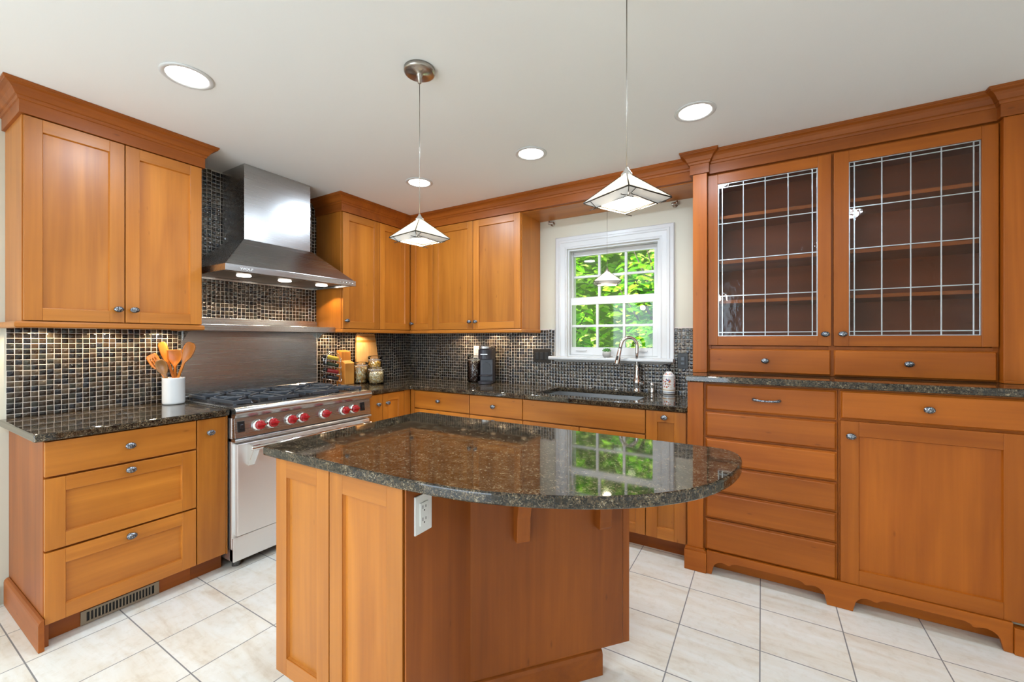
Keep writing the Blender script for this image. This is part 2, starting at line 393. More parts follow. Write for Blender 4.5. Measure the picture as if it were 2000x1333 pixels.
# mosaic backsplash: every tile modelled, pillowed and slightly tilted
def mosaic(name, label, F, rects, holes=(), pitch=.0272, seed=1):
    r = random.Random(seed); vs, fs, cols = [], [], []
    pal = [(.020, .014, .010), (.030, .020, .013), (.012, .011, .011), (.045, .030, .018), (.016, .018, .024), (.060, .045, .030), (.030, .032, .026), (.075, .058, .038)]
    a_lo = min(q[0] for q in rects); b_lo = min(q[2] for q in rects); a_hi = max(q[1] for q in rects); b_hi = max(q[3] for q in rects)
    na, nb = int((a_hi - a_lo) / pitch) + 1, int((b_hi - b_lo) / pitch) + 1
    for i in range(na):
        colj = r.uniform(-.0011, .0011) if r.random() < .86 else r.uniform(-.009, .009)
        for j in range(nb):
            a, bb = a_lo + (i + .5) * pitch, b_lo + (j + .5) * pitch + colj
            hs = pitch * .5 - .0010
            for (q0, q1, q2, q3) in rects:
                if q0 <= a <= q1 and q2 <= bb <= q3: box = (q0, q1, q2, q3); break
            else: continue
            if any(h0 - hs * .3 < a < h1 + hs * .3 and h2 - hs * .3 < bb < h3 + hs * .3 for h0, h1, h2, h3 in holes): continue
            ja, jb = r.uniform(-.0006, .0006), r.uniform(-.0006, .0006)
            x0, x1, y0, y1 = max(a - hs + ja, box[0]), min(a + hs + ja, box[1]), max(bb - hs + jb, box[2]), min(bb + hs + jb, box[3])
            if x1 - x0 < .004 or y1 - y0 < .004: continue
            ta, tb = r.gauss(0, .016), r.gauss(0, .016); c0 = .0032; c1 = .0054 + r.uniform(-.0003, .0003); k = len(vs); ins = .0028
            for (px, py) in ((x0, y0), (x1, y0), (x1, y1), (x0, y1)): vs.append(F.p(px, py, c0 + .001))
            for (px, py) in ((x0 + ins, y0 + ins), (x1 - ins, y0 + ins), (x1 - ins, y1 - ins), (x0 + ins, y1 - ins)): vs.append(F.p(px, py, c1 + (px - a) * ta + (py - bb) * tb))
            vs.append(F.p((x0 + x1) / 2, (y0 + y1) / 2, c1 + .0007))
            for e in range(4):
                n_ = (e + 1) % 4; fs.append((k + e, k + n_, k + 4 + n_, k + 4 + e)); fs.append((k + 4 + e, k + 4 + n_, k + 8))
            c = r.choice(pal); g = r.uniform(.7, 1.35); cols += [(c[0] * g, c[1] * g, c[2] * g, 1)] * 9
    me = bpy.data.meshes.new(name); me.from_pydata([tuple(v) for v in vs], [], fs)
    at = me.color_attributes.new('Col', 'FLOAT_COLOR', 'POINT')
    for i, c in enumerate(cols): at.data[i].color = c
    bm = bmesh.new(); bm.from_mesh(me)
    for f in bm.faces: f.smooth = True
    for (q0, q1, q2, q3) in rects:      # the grout bed
        hh = [h for h in holes if h[0] < q1 and h[1] > q0 and h[2] < q3 and h[3] > q2]
        xs = sorted({q0, q1, *[min(max(h[0], q0), q1) for h in hh], *[min(max(h[1], q0), q1) for h in hh]}); ys = sorted({q2, q3, *[min(max(h[2], q2), q3) for h in hh], *[min(max(h[3], q2), q3) for h in hh]})
        n0 = len(bm.faces); gridprism(bm, xs, ys, lambda x, y: not any(h[0] < x < h[1] and h[2] < y < h[3] for h in hh), 0.0002, .0042, lambda x, y, t: F.p(x, y, t))
        bm.faces.ensure_lookup_table()
        for f in bm.faces[n0:]: f.material_index = 1
    me2 = obj(name, bm, [M['mosaic'], M['grout']]); bpy.data.meshes.remove(me)
    return struct(me2, label)
mosaic('trim_1', 'dark iridescent glass mosaic on the range wall', FL(0), [(-2.766, -2.06, .905, 1.41), (-2.06, -1.09, .905, 2.46), (-1.09, 0, .905, 1.41)], seed=3)
mosaic('trim_2', 'dark iridescent glass mosaic behind the sink', FB(0), [(0.008, 2.845, .905, 1.398)], [(1.70, 2.645, 1.125, 1.5)], pitch=.0268, seed=5)

# ------------------------------------------------------------------ hardware and cabinet parts
def knob(F, a, bz, c, parent, r=.0165):
    bm = NB()
    lathe(bm, [(0, 0), (.011, 0), (.010, .003), (.0055, .006), (.0055, .013), (r * .8, .017), (r, .0205), (r * .98, .0235), (r * .75, .0275), (r * .4, .0295), (0, .030)], F.p(a, bz, c), F.n, 22, sa=1.22, sb=.92, ua=F.u)
    return obj('knob', bm, M['pewter'], parent)
def hz(F): return 'x' if abs(F.u.x) > abs(F.u.y) else 'y'
def shaker(F, a0, a1, b0, b1, parent, name='door', c0=.001, th=.020, st=.058, kn=None, panel_grain=None, set_=W, bev=.0014):
    g = hz(F); bm = NB(); a0 += .0008; a1 -= .0008; b0 += .0006; b1 -= .0006
    for (p, q) in ((a0, a0 + st), (a1 - st, a1)): fb(bm, F, p, q, b0, b1, c0, c0 + th, 0)
    for (p, q) in ((b0, b0 + st), (b1 - st, b1)): fb(bm, F, a0 + st, a1 - st, p, q, c0, c0 + th, 1)
    d = obj(name, bm, [set_['z'], set_[g]], parent, bev)
    bm = NB(); fb(bm, F, a0 + st - .004, a1 - st + .004, b0 + st - .004, b1 - st + .004, c0 + .002, c0 + th - .0115)
    i = .0032; A0, A1, B0, B1 = a0 + st, a1 - st, b0 + st, b1 - st; h0, h1 = c0 + th - .0115, c0 + th - .004   # small inner moulding
    for (p0, p1, s0, s1) in ((A0, A0 + i, B0, B1), (A1 - i, A1, B0, B1)): prism(bm, [(p0, h0), (p1, h0), ((p0 if p0 == A0 else p1), h1)], s0, s1, lambda p, t: F.p(p[0], t, p[1]))
    for (p0, p1, s0, s1) in ((B0, B0 + i, A0, A1), (B1 - i, B1, A0, A1)): prism(bm, [(p0, h0), (p1, h0), ((p0 if p0 == B0 else p1), h1)], s0, s1, lambda p, t: F.p(t, p[0], p[1]))
    obj('door_panel' if name == 'door' else 'drawer_panel', bm, set_[panel_grain or 'z'], d)
    if kn: knob(F, kn[0], kn[1], c0 + th, d)
    return d
def slab(F, a0, a1, b0, b1, parent, name='drawer', c0=.001, th=.020, kn=None, grain=None, bev=.0022, set_=W, edge=0):
    bm = NB(); a0 += .0008; a1 -= .0008; b0 += .0006; b1 -= .0006
    if edge:   # stepped, bevelled edge
        fb(bm, F, a0, a1, b0, b1, c0, c0 + th * .55)
        hexa(bm, [F.p(a0 + .002, b0 + .002, c0 + th * .5), F.p(a1 - .002, b0 + .002, c0 + th * .5), F.p(a1 - .002, b1 - .002, c0 + th * .5), F.p(a0 + .002, b1 - .002, c0 + th * .5),
                  F.p(a0 + edge, b0 + edge, c0 + th), F.p(a1 - edge, b0 + edge, c0 + th), F.p(a1 - edge, b1 - edge, c0 + th), F.p(a0 + edge, b1 - edge, c0 + th)])
    else: fb(bm, F, a0, a1, b0, b1, c0, c0 + th)
    d = obj(name, bm, set_[grain or hz(F)], parent, bev)
    if kn: knob(F, kn[0], kn[1], c0 + th, d)
    return d
def body(F, a0, a1, b0, b1, depth, parent, name='body', set_=W):
    bm = NB(); fb(bm, F, a0, a1, b0, b1, -depth, 0); return obj(name, bm, set_['z'], parent, .0012)

UB, UT, DU = 1.395, 2.330, .344     # uppers: bottom, top, depth to the door face
RAIL = [(-.02, 0), (.012, 0), (.016, .004), (.016, .016), (.010, .024), (-.02, .024)]
# ---- left upper cabinet
y1, y2, y3, y4 = -2.769, -2.4146, -2.0616, -1.0906
F = FL(DU - .021)
t = thing('upper_cabinet', 'wall cabinet with two tall shaker doors left of the steel hood', 'cabinet', (DU / 2, (y1 + y3) / 2, UB - .03))
body(F, y1, y3, UB - .004, UT + .06, DU - .024, t)
shaker(F, y1 + .003, y2 - .0015, UB, UT, t, kn=(y2 - .030, UB + .068))
shaker(F, y2 + .0015, y3 - .003, UB, UT, t, kn=(y2 + .034, UB + .068))
b = NB(); sweep(b, [(.01, y1), (DU - .021, y1), (DU - .021, y3 - .016), (.01, y3 - .016)], [(-.02, UB - .033), (.020, UB - .033), (.026, UB - .028), (.026, UB - .012), (.020, UB - .004), (-.02, UB - .004)]); obj('light_rail', b, W['y'], t, .001)
# ---- right of hood: single door cabinet, corner cabinet, double door cabinet
yc = -.712
t = thing('upper_cabinet', 'single door wall cabinet right of the steel hood', 'cabinet', (DU / 2, (y4 + yc) / 2, UB - .03))
body(F, y4, yc, UB - .004, UT + .06, DU - .024, t)
shaker(F, y4 + .004, yc - .0015, UB, UT, t, kn=(y4 + .034, UB + .063))
b = NB(); sweep(b, [(.01, y4 + .022), (DU - .021, y4 + .022), (DU - .021, yc)], [(-.02, UB - .033), (.020, UB - .033), (.024, UB - .028), (.024, UB - .012), (.019, UB - .004), (-.02, UB - .004)]); obj('light_rail', b, W['y'], t, .001)
x5a, x5, x6 = .628, 1.081, 1.556
FBk = FB(-(DU - .021))
t = thing('corner_cabinet', 'corner wall cabinet with a narrow folding pair of doors', 'cabinet', (.2, -.2, UB - .03))
b = NB(); prism(b, [(.003, -.003), (x5a, -.003), (x5a, -(DU - .021)), (DU - .021, -(DU - .021)), (DU - .021, yc), (.003, yc)], UB - .004, UT + .06); obj('body', b, W['z'], t, .001)
shaker(F, yc + .0015, -(DU + .004), UB, UT, t)
shaker(FBk, DU + .004, x5a - .0015, UB, UT, t, kn=(DU + .030, UB + .060))
b = NB(); sweep(b, [(DU - .021, yc), (DU - .021, -(DU - .021)), (x5a, -(DU - .021))], [(-.02, UB - .033), (.020, UB - .033), (.024, UB - .028), (.024, UB - .012), (.019, UB - .004), (-.02, UB - .004)]); obj('light_rail', b, W['y'], t, .001)
t = thing('upper_cabinet', 'wall cabinet with two shaker doors beside the window', 'cabinet', ((x5a + x6) / 2, -DU / 2, UB - .03))
body(FBk, x5a, x6, UB - .004, UT + .06, DU - .024, t)
shaker(FBk, x5a + .0015, x5 - .0015, UB, UT, t, kn=(x5 - .030, UB + .064))
shaker(FBk, x5 + .0015, x6 - .006, UB, UT, t, kn=(x5 + .034, UB + .064))
b = NB(); sweep(b, [(x5a, -(DU - .021)), (x6 - .014, -(DU - .021)), (x6 - .014, -.01)], [(-.02, UB - .033), (.020, UB - .033), (.024, UB - .028), (.024, UB - .012), (.019, UB - .004), (-.02, UB - .004)]); obj('light_rail', b, W['x'], t, .001)
# ---- crown mouldings (frieze + crown) run on to the hutch
CR = [(-.03, UT + .004), (.012, UT + .004), (.012, UT + .062), (.017, UT + .064), (.020, UT + .072), (.020, UT + .077), (.026, UT + .080), (.030, UT + .088), (.037, UT + .101), (.047, UT + .111), (.057, UT + .116), (.061, UT + .117), (.061, UT + .122), (.066, UT + .125), (.066, H - .0006), (-.03, H - .0006)]
b = NB(); sweep(b, [(.004, y1), (DU - .006, y1), (DU - .006, y3), (.004, y3)], CR)
struct(obj('trim_3', b, WR['y'], bevel=.0008), 'cherry crown moulding over the left wall cabinet')
b = NB(); sweep(b, [(.004, y4), (DU - .006, y4), (DU - .006, -(DU - .006)), (2.836, -(DU - .006))], CR)
struct(obj('trim_4', b, WR['x'], bevel=.0008), 'cherry crown moulding from the hood round the corner to the hutch')
YH, YP = -.400, -.432          # hutch door face and pilaster face
b = NB(); sweep(b, [(2.84, -.02), (2.84, YP + .004), (2.925, YP + .004), (2.925, YH + .008), (4.172, YH + .008), (4.172, YP + .004), (4.275, YP + .004), (4.275, -.02)], CR)
struct(obj('trim_5', b, WR['x'], bevel=.0008), 'cherry crown moulding over the glass front hutch')
# ---- valance over the window
b = NB(); bx(b, x6 + .0005, 2.838, -(DU - .008), -(DU - .028), UT + .006, UT + .10); bx(b, x6 + .0005, 2.838, -(DU - .028), -.002, UT - .002, UT + .018)
tag(obj('window_valance', b, W['x'], bevel=.001, loc=(2.2, -.17, UT)), 'cherry valance board bridging over the window', 'valance')

# ------------------------------------------------------------------ base cabinets
BX = .608
FLb, FBb = FL(BX), FB(-BX)
CT, CB = .914, .880        # worktop top / underside
# left three drawer unit
t = thing('base_cabinet', 'base cabinet with three wide drawers at the left end', 'cabinet', (.3, -2.48, 0))
bm = NB(); bx(bm, .003, BX, -2.757, -2.206, .098, CB - .001); bx(bm, .003, BX - .0, -2.757, -2.74, .0, .1); obj('body', bm, WR['z'], t, .001)
bm = NB(); bx(bm, .003, .555, -2.738, -2.206, .001, .0975); obj('toe_kick', bm, WR['y'], t)
bm = NB(); prism(bm, [(-2.758, 0.001), (-2.776, .001), (-2.776, .112), (-2.774, .122), (-2.767, .130), (-2.758, .132)], .018, .640, lambda p, q: (q, p[0], p[1])); obj('base_moulding', bm, WR['x'], t, .0015)
slab(FLb, -2.756, -2.2075, .724, .874, t, kn=(-2.482, .803))
shaker(FLb, -2.756, -2.2075, .411, .716, t, name='drawer', kn=(-2.480, .688), panel_grain='y', st=.062)
shaker(FLb, -2.756, -2.2075, .101, .403, t, name='drawer', kn=(-2.478, .373), panel_grain='y', st=.062)
# pull out
t = thing('base_cabinet', 'narrow pull-out cabinet between the drawers and the range', 'cabinet', (.3, -2.13, 0))
bm = NB(); bx(bm, .003, BX, -2.205, -2.056, .098, CB - .001); bx(bm, .003, BX + .0205, -2.0625, -2.056, .098, CB - .001); obj('body', bm, W['z'], t, .001)
bm = NB(); bx(bm, .003, .555, -2.205, -2.056, .001, .0975); obj('toe_kick', bm, WR['y'], t)
slab(FLb, -2.2035, -2.0635, .101, .874, t, name='door', grain='z', kn=(-2.146, .800))
# corner unit right of range
t = thing('base_cabinet', 'small two-door base cabinet right of the range', 'cabinet', (.3, -.8, 0))
bm = NB(); bx(bm, .003, BX, -1.094, -.0035, .098, CB - .001); bx(bm, BX + .001, BX + .021, -.700, -.632, .1, CB - .002); obj('body', bm, W['z'], t, .001)
bm = NB(); bx(bm, .003, .555, -1.094, -.56, .001, .0975); obj('toe_kick', bm, WR['y'], t)
slab(FLb, -1.085, -.935, .101, .874, t, name='door', grain='z', kn=(-.984, .797))
shaker(FLb, -.932, -.703, .101, .874, t, kn=(-.890, .797))
# back wall units
def under_toe(t, x0, x1):
    bm = NB(); bx(bm, x0, x1, -.555, -.4, .001, .0975); obj('toe_kick', bm, WR['x'], t)
XB = [BX + .001, 1.2565, 1.7325, 2.601, 2.846]
t = thing('base_cabinet', 'drawer cabinet in the corner left of the coffee maker', 'cabinet', (.94, -.3, 0))
bm = NB(); bx(bm, XB[0], XB[1], -BX, -.0035, .098, CB - .001); bx(bm, .6315, .672, -.6285, -BX - .001, .1, CB - .002); obj('body', bm, W['z'], t, .001); under_toe(t, XB[0], XB[1])
slab(FBb, .675, 1.2545, .727, .874, t, kn=(.946, .801))
for z0, z1 in ((.411, .719), (.101, .403)): shaker(FBb, .675, 1.2545, z0, z1, t, name='drawer', kn=(.946, z1 - .03), panel_grain='x')
t = thing('base_cabinet', 'drawer cabinet below the coffee maker beside the sink front', 'cabinet', (1.49, -.3, 0))
bm = NB(); bx(bm, XB[1], XB[2], -BX, -.0035, .098, CB - .001); obj('body', bm, W['z'], t, .001); under_toe(t, XB[1], XB[2])
slab(FBb, 1.2585, 1.7305, .727, .874, t, kn=(1.484, .801))
for z0, z1 in ((.411, .719), (.101, .403)): shaker(FBb, 1.2585, 1.7305, z0, z1, t, name='drawer', kn=(1.484, z1 - .03), panel_grain='x')
t = thing('sink_cabinet', 'sink base cabinet with wide blank front under the sink', 'cabinet', (2.17, -.3, 0))
bm = NB(); gridprism(bm, [XB[2], 1.752, 2.583, XB[3]], [-BX, -.59, -.02, -.0035], lambda x, y: not (1.752 < x < 2.583 and -.59 < y < -.02), .118, CB - .001); bx(bm, XB[2], XB[3], -BX, -.0035, .098, .118); obj('body', bm, W['z'], t, .001); under_toe(t, XB[2], XB[3])
slab(FBb, 1.7345, 2.599, .727, .874, t, name='front_panel')
shaker(FBb, 1.7345, 2.166, .101, .719, t, kn=(2.136, .66)); shaker(FBb, 2.169, 2.599, .101, .719, t, kn=(2.199, .66))
t = thing('base_cabinet', 'narrow one-door base cabinet between sink and hutch', 'cabinet', (2.72, -.3, 0))
bm = NB(); bx(bm, XB[3], XB[4], -BX, -.0035, .098, CB - .001); obj('body', bm, W['z'], t, .001); under_toe(t, XB[3], XB[4])
shaker(FBb, 2.603, 2.834, .101, .874, t, kn=(2.714, .839), st=.066)

# ------------------------------------------------------------------ granite worktops
b = NB(); bx(b, .010, .648, -2.790, -2.053, CB, CT)
tag(obj('worktop', b, M['granite'], bevel=.006, seg=3, loc=(.33, -2.42, CB)), 'short granite worktop left of the range under the crock', 'worktop')
b = NB(); gridprism(b, [.010, .648, 1.785, 2.525, 2.847], [-1.097, -.648, -.535, -.105, -.010], lambda x, y: (x < .648 or y > -.648) and not (1.785 < x < 2.525 and -.535 < y < -.105), CB, CT)
tag(obj('worktop', b, M['granite'], bevel=.006, seg=3, loc=(1.4, -.33, CB)), 'long L-shaped granite worktop holding the sink and coffee maker', 'worktop')
# sink
t = thing('kitchen_sink', 'stainless steel undermount sink below the window', 'sink', (2.155, -.32, .66))
bm = NB(); x0, x1, yy0, yy1, zt, zb = 1.772, 2.538, -.548, -.092, CB - .0012, .675
gridprism(bm, [x0 - .012, x0 + .004, x1 - .004, x1 + .012], [yy0 - .012, yy0 + .004, yy1 - .004, yy1 + .012], lambda x, y: not (x0 + .003 < x < x1 - .003 and yy0 + .003 < y < yy1 - .003), zt - .004, zt)
gridprism(bm, [x0, x0 + .004, x1 - .004, x1], [yy0, yy0 + .004, yy1 - .004, yy1], lambda x, y: not (x0 + .003 < x < x1 - .003 and yy0 + .003 < y < yy1 - .003), zb, zt - .004)
bx(bm, x0, x1, yy0, yy1, zb - .004, zb); obj('basin', bm, M['steelx'], t)
bm = NB(); lathe(bm, [(0, .001), (.045, .001), (.05, .003), (.036, .004), (.03, .0015), (0, .0015)], (2.155, -.3, zb)); obj('drain', bm, M['chrome'], t)

# ------------------------------------------------------------------ range
RY0, RY1 = -2.048, -1.102
t = thing('gas_range', 'stainless steel six burner gas range with red knobs', 'range', (.35, -1.575, 0))
bm = NB(); bx(bm, .03, .655, RY0, RY1, .12, .905); obj('body', bm, M['steeldoor'], t, .003)
for (lx, ly) in ((.10, RY0 + .05), (.10, RY1 - .05), (.60, RY0 + .05), (.60, RY1 - .05)): bm = NB(); lathe(bm, [(0, 0), (.022, 0), (.022, .119), (0, .119)], (lx, ly, .0)); obj('foot', bm, M['steel'], t)
bm = NB(); bx(bm, .03, .662, RY0 + .002, RY0 + .006, .05, .12); bx(bm, .63, .668, RY0 + .002, RY1 - .002, .05, .186); obj('kick_panel', bm, M['steeldoor'], t, .003)
P_ = lambda p, q: (p[0], q, p[1])
bm = NB(); prism(bm, [(.60, .862), (.683, .862), (.690, .866)] + [(x, z) for x, z in arc(.676, .895, .028, -40, 90, 8)] + [(.60, .923)], RY0, RY1, P_); obj('bullnose', bm, M['steel'], t)
bm = NB(); prism(bm, [(.62, .750), (.690, .750), (.676, .861), (.62, .861)], RY0 + .002, RY1 - .002, P_); cp = obj('control_panel', bm, M['steel'], t, .002)
bm = NB(); prism(bm, [(.62, .726), (.694, .728), (.698, .736), (.694, .746), (.62, .748)], RY0, RY1, P_); obj('drip_ledge', bm, M['steel'], t, .002)
bm = NB(); bx(bm, .656, .690, RY0 + .014, RY1 - .014, .198, .716); od = obj('oven_door', bm, M['steeldoor'], t, .004)
hp = NB(); tube(hp, [(.755, RY0 + .055, .694), (.755, RY1 - .055, .694)], .013, 14)
for yy in (RY0 + .085, RY1 - .085): prism(hp, [(.688, .600), (.700, .585), (.752, .676), (.766, .690), (.764, .704), (.752, .709), (.688, .704)], yy - .018, yy + .018, P_)
obj('handle', hp, M['chrome'], od, .002)
pn = Vector((.992, 0, .125)).normalized()
for yk in (-1.920, -1.842, -1.726, -1.647, -1.492, -1.337, -1.257):
    kz = .806; kx = .690 - .014 * (kz - .75) / .111 + .0008
    bm = NB(); lathe(bm, [(0, 0), (.034, 0), (.034, .008), (.031, .012), (.025, .020), (.0, .020)], (kx, yk, kz), pn, 26); bz_ = obj('knob_bezel', bm, M['chrome'], t)
    bm = NB(); lathe(bm, [(0, .0195), (.027, .0195), (.027, .030), (.025, .036), (.022, .038), (0, .038)], (kx, yk, kz), pn, 26)
    o_ = Vector((kx, yk, kz)) + pn * .037; a_, b_ = Vector((0, 1, 0)), pn.cross(Vector((0, 1, 0)))
    hexa(bm, [o_ + a_ * s1 * .024 + b_ * s2 * .007 * k + pn * h for h, k in ((0, 1), (.012, .6)) for s1, s2 in ((-1, -1), (1, -1), (1, 1), (-1, 1))])
    obj('knob', bm, M['red'], bz_, .0015)
for yk in (-2.012, -1.176):
    bm = NB(); hexa(bm, [Vector((.690 - .014 * (z - .75) / .111 + h, yk + dy, z)) for h in (0.0003, .004) for dy, z in ((-.019, .782), (.019, .782), (.019, .842), (-.019, .842))]); pl = obj('switch_plate', bm, M['blackplastic'], t, .001)
    bm = NB(); hexa(bm, [Vector((.690 - .014 * (z - .75) / .111 + h, yk + dy, z)) for h in (0.0042, .009) for dy, z in ((-.009, .800), (.009, .800), (.009, .826), (-.009, .826))]); obj('rocker', bm, M['enamel'], pl, .002)
bm = NB(); lathe(bm, [(0, 0), (.006, 0), (.005, .003), (0, .004)], (.684, -1.437, .808), pn, 12); obj('pilot_lamp', bm, M['red'], t)
bm = NB(); bx(bm, .045, .632, RY0 + .022, RY1 - .022, .9055, .912); obj('cooktop', bm, M['enamel'], t, .003)
bm = NB(); gridprism(bm, [.03, .045, .60], [RY0, RY0 + .022, RY1 - .022, RY1], lambda x, y: x < .045 or y < RY0 + .022 or y > RY1 - .022, .9055, .922); obj('cooktop_rim', bm, M['steel'], t, .002)
gw = (RY1 - RY0 - .056) / 3
bars = [(.345, .2), (.345, .5)]
def grate_mesh(cy):
    bm = NB(); z0, z1 = .934, .953; w = .0055
    def bar(p, q, za=z0, zb_=z1):
        p, q = Vector((*p, 0)), Vector((*q, 0)); d = (q - p).normalized(); s = Vector((-d.y, d.x, 0)) * w
        hexa(bm, [(v.x, v.y, z) for z in (za, zb_) for v in (p - s, q - s, q + s, p + s)])
    hw = gw / 2 - .004
    for s in (-1, 1):
        bar((.060, cy + s * hw), (.272, cy + s * hw)); bar((.350, cy + s * hw), (.618, cy + s * hw))
    for x in (.066, .330, .612): bar((x, cy - hw), (x, cy - hw * .35)); bar((x, cy + hw * .35), (x, cy + hw))
    for cx in (.198, .472):
        for k in range(8):
            a = k * PI / 4; r0 = .030; r1 = .132 if k % 2 == 0 else .150
            e = Vector((math.cos(a), math.sin(a)))
            if abs(e.y * r1) > hw: r1 = hw / abs(e.y)
            bar((cx + e.x * r0, cy + e.y * r0), (cx + e.x * r1, cy + e.y * r1), z0 + .004, z1 + .003)
    for x in (.066, .612):
        for s in (-1, 1): bx(bm, x - .007, x + .007, cy + s * hw * .97 - .007, cy + s * hw * .97 + .007, .9125, z0)
    return bm
for i in range(3):
    cy = RY0 + .028 + gw * (i + .5)
    obj('grate', grate_mesh(cy), M['iron'], t, .002)
    for cx in (.198, .472):
        bm = NB(); lathe(bm, [(0, .9122), (.055, .9122), (.052, .920), (.040, .924), (.040, .930), (.032, .934), (0, .935)], (cx, cy, 0), seg=24); obj('burner', bm, M['enamel'], t)
bm = NB(); bx(bm, .012, .030, RY0, RY1, .90, 1.40); prism(bm, [(.030, .923), (.045, .923), (.045, .940), (.030, .955)], RY0, RY1, P_); obj('back_guard', bm, M['steel'], t, .002)
# the high shelf
bm = NB(); bx(bm, .012, .020, RY0 + .003, RY1 + .008, 1.40, 1.456); prism(bm, [(.020, 1.398), (.252, 1.398), (.252, 1.362), (.258, 1.358), (.262, 1.362), (.262, 1.402), (.256, 1.406), (.020, 1.406)], RY0 + .003, RY1 + .008, P_); sh = obj('warming_shelf', bm, M['steel'], t, .0015)
for yy in (RY0 + .004, RY1 + .002): bm = NB(); prism(bm, [(.030, 1.397), (.250, 1.397), (.250, 1.380), (.10, 1.352), (.030, 1.30)], yy, yy + .004, P_); obj('bracket', bm, M['steel'], sh)

# ------------------------------------------------------------------ hood
HY0, HY1 = -2.033, -1.128
t = thing('range_hood', 'stainless steel chimney range hood above the gas range', 'hood', (.3, -1.58, 1.71))
bm = NB(); bx(bm, .014, .300, -1.806, -1.337, 1.962, H - .0008); obj('chimney', bm, M['steel'], t, .002)
bm = NB()
lo = [(.014, HY0 + .002, 1.751), (.545, HY0 + .002, 1.751), (.545, HY1 - .002, 1.751), (.014, HY1 - .002, 1.751)]; hi = [(.014, -1.812, 1.967), (.306, -1.812, 1.967), (.306, -1.331, 1.967), (.014, -1.331, 1.967)]
hexa(bm, lo + hi); obj('canopy', bm, M['steel'], t, .003)
bm = NB(); gridprism(bm, [.014, .030, .535, .552], [HY0, HY0 + .016, HY1 - .016, HY1], lambda x, y: not (.03 < x < .535 and HY0 + .016 < y < HY1 - .016), 1.712, 1.751)
bx(bm, .030, .535, HY0 + .016, HY1 - .016, 1.735, 1.7508); lip = obj('lip', bm, M['steel'], t, .0015)
bm = NB()
for k in range(3): bx(bm, .05, .40, HY0 + .03 + k * .284, HY0 + .03 + k * .284 + .276, 1.728, 1.7345)
obj('filter', bm, M['nickel'], t, .002)
for i, yy in enumerate((-1.80, -1.525, -1.235)):
    bm = NB(); lathe(bm, [(0, 0), (.042, 0), (.042, -.004), (.038, -.006), (0, -.006)], (.285, yy, 1.7276)); hl = obj('hood_lamp', bm, M['bulb'], t)
    light('hood_lamp_light', 'SPOT', (.285 - .3, yy + 1.58, 1.719 - 1.71), 9, (1, .80, .56), t, .03).data.spot_size = math.radians(130)
bm = NB()
for k in range(5): lathe(bm, [(0, 0), (.005, 0), (.005, .003), (0, .004)], (.552, -1.262 + k * .026, 1.731), (1, 0, 0), 12)
obj('buttons', bm, M['chrome'], t)
cu = bpy.data.curves.new('text', 'FONT'); cu.body = 'WOLF'; cu.size = .021; cu.extrude = .0006; cu.align_x = 'CENTER'
to = bpy.data.objects.new('text', cu); C.objects.link(to); dg = bpy.context.evaluated_depsgraph_get(); me = bpy.data.meshes.new_from_object(to.evaluated_get(dg)); bpy.data.objects.remove(to)
bm = NB(); bm.from_mesh(me); bmesh.ops.transform(bm, matrix=Matrix(((0, 0, 1, .5527), (1.25, 0, 0, -1.915), (0, 1, 0, 1.7235), (0, 0, 0, 1))), verts=bm.verts); tag(obj('lettering', bm, M['whiteplastic'], t), 'pale lettering on the hood lip')

# ------------------------------------------------------------------ hutch: lower cabinets
YL = -.662                       # carcass face; doors stand to -.683
FH = FB(YL)
HC0, HC1 = 1.067, 1.1027
t = thing('drawer_cabinet', 'tall hutch base with six stacked drawer fronts and one bar pull', 'cabinet', (3.2, -.4, 0))
bm = NB(); bx(bm, 2.849, 3.536, YL, -.0035, .125, HC0 - .001); obj('body', bm, WH['z'], t, .001)
bm = NB(); bx(bm, 2.850, 2.932, YL - .024, YL - .001, .128, HC0 - .001); pz = obj('pilaster', bm, WH['z'], t, .0015)
bm = NB(); bx(bm, 2.835, 2.949, YL - .040, YL - .001, .001, .112); prism(bm, [(2.835, .112), (2.949, .112), (2.945, .120), (2.938, .124), (2.938, .1275), (2.846, .1275), (2.846, .124), (2.839, .120)], YL - .034, YL - .001, lambda p, q: (p[0], q, p[1])); obj('plinth_block', bm, WH['x'], t, .0015)
for z0, z1 in ((.911, 1.058), (.762, .904), (.611, .755), (.461, .604), (.310, .454), (.128, .303)):
    d = slab(FH, 2.941, 3.532, z0, z1, t, edge=.010, set_=WH)
    if z0 == .911:
        hb = NB(); tube(hb, [FH.p(a, bz, c) for a, bz, c in ((3.175, .988, .021), (3.180, .987, .038), (3.200, .985, .045), (3.235, .9835, .047), (3.270, .985, .045), (3.290, .987, .038), (3.295, .988, .021))], [.007, .008, .0055, .0048, .0055, .008, .007], 10); obj('bar_pull', hb, M['pewter'], d)
t = thing('base_cabinet', 'tall hutch base with one wide drawer over one big door', 'cabinet', (3.85, -.4, 0))
bm = NB(); bx(bm, 3.537, 4.272, YL, -.0035, .125, HC0 - .001); obj('body', bm, WH['z'], t, .001)
slab(FH, 3.543, 4.158, .920, 1.058, t, kn=(3.855, .992), edge=.008, set_=WH)
shaker(FH, 3.543, 4.158, .128, .912, t, kn=(3.582, .842), st=.070, set_=WH)
bm = NB(); bx(bm, 4.164, 4.272, YL - .024, YL - .001, .128, HC0 - .001); obj('pilaster', bm, WH['z'], t, .0015)
bm = NB(); bx(bm, 4.112, 4.276, YL - .040, YL - .001, .001, .112); obj('plinth_block', bm, WH['x'], t, .0015)
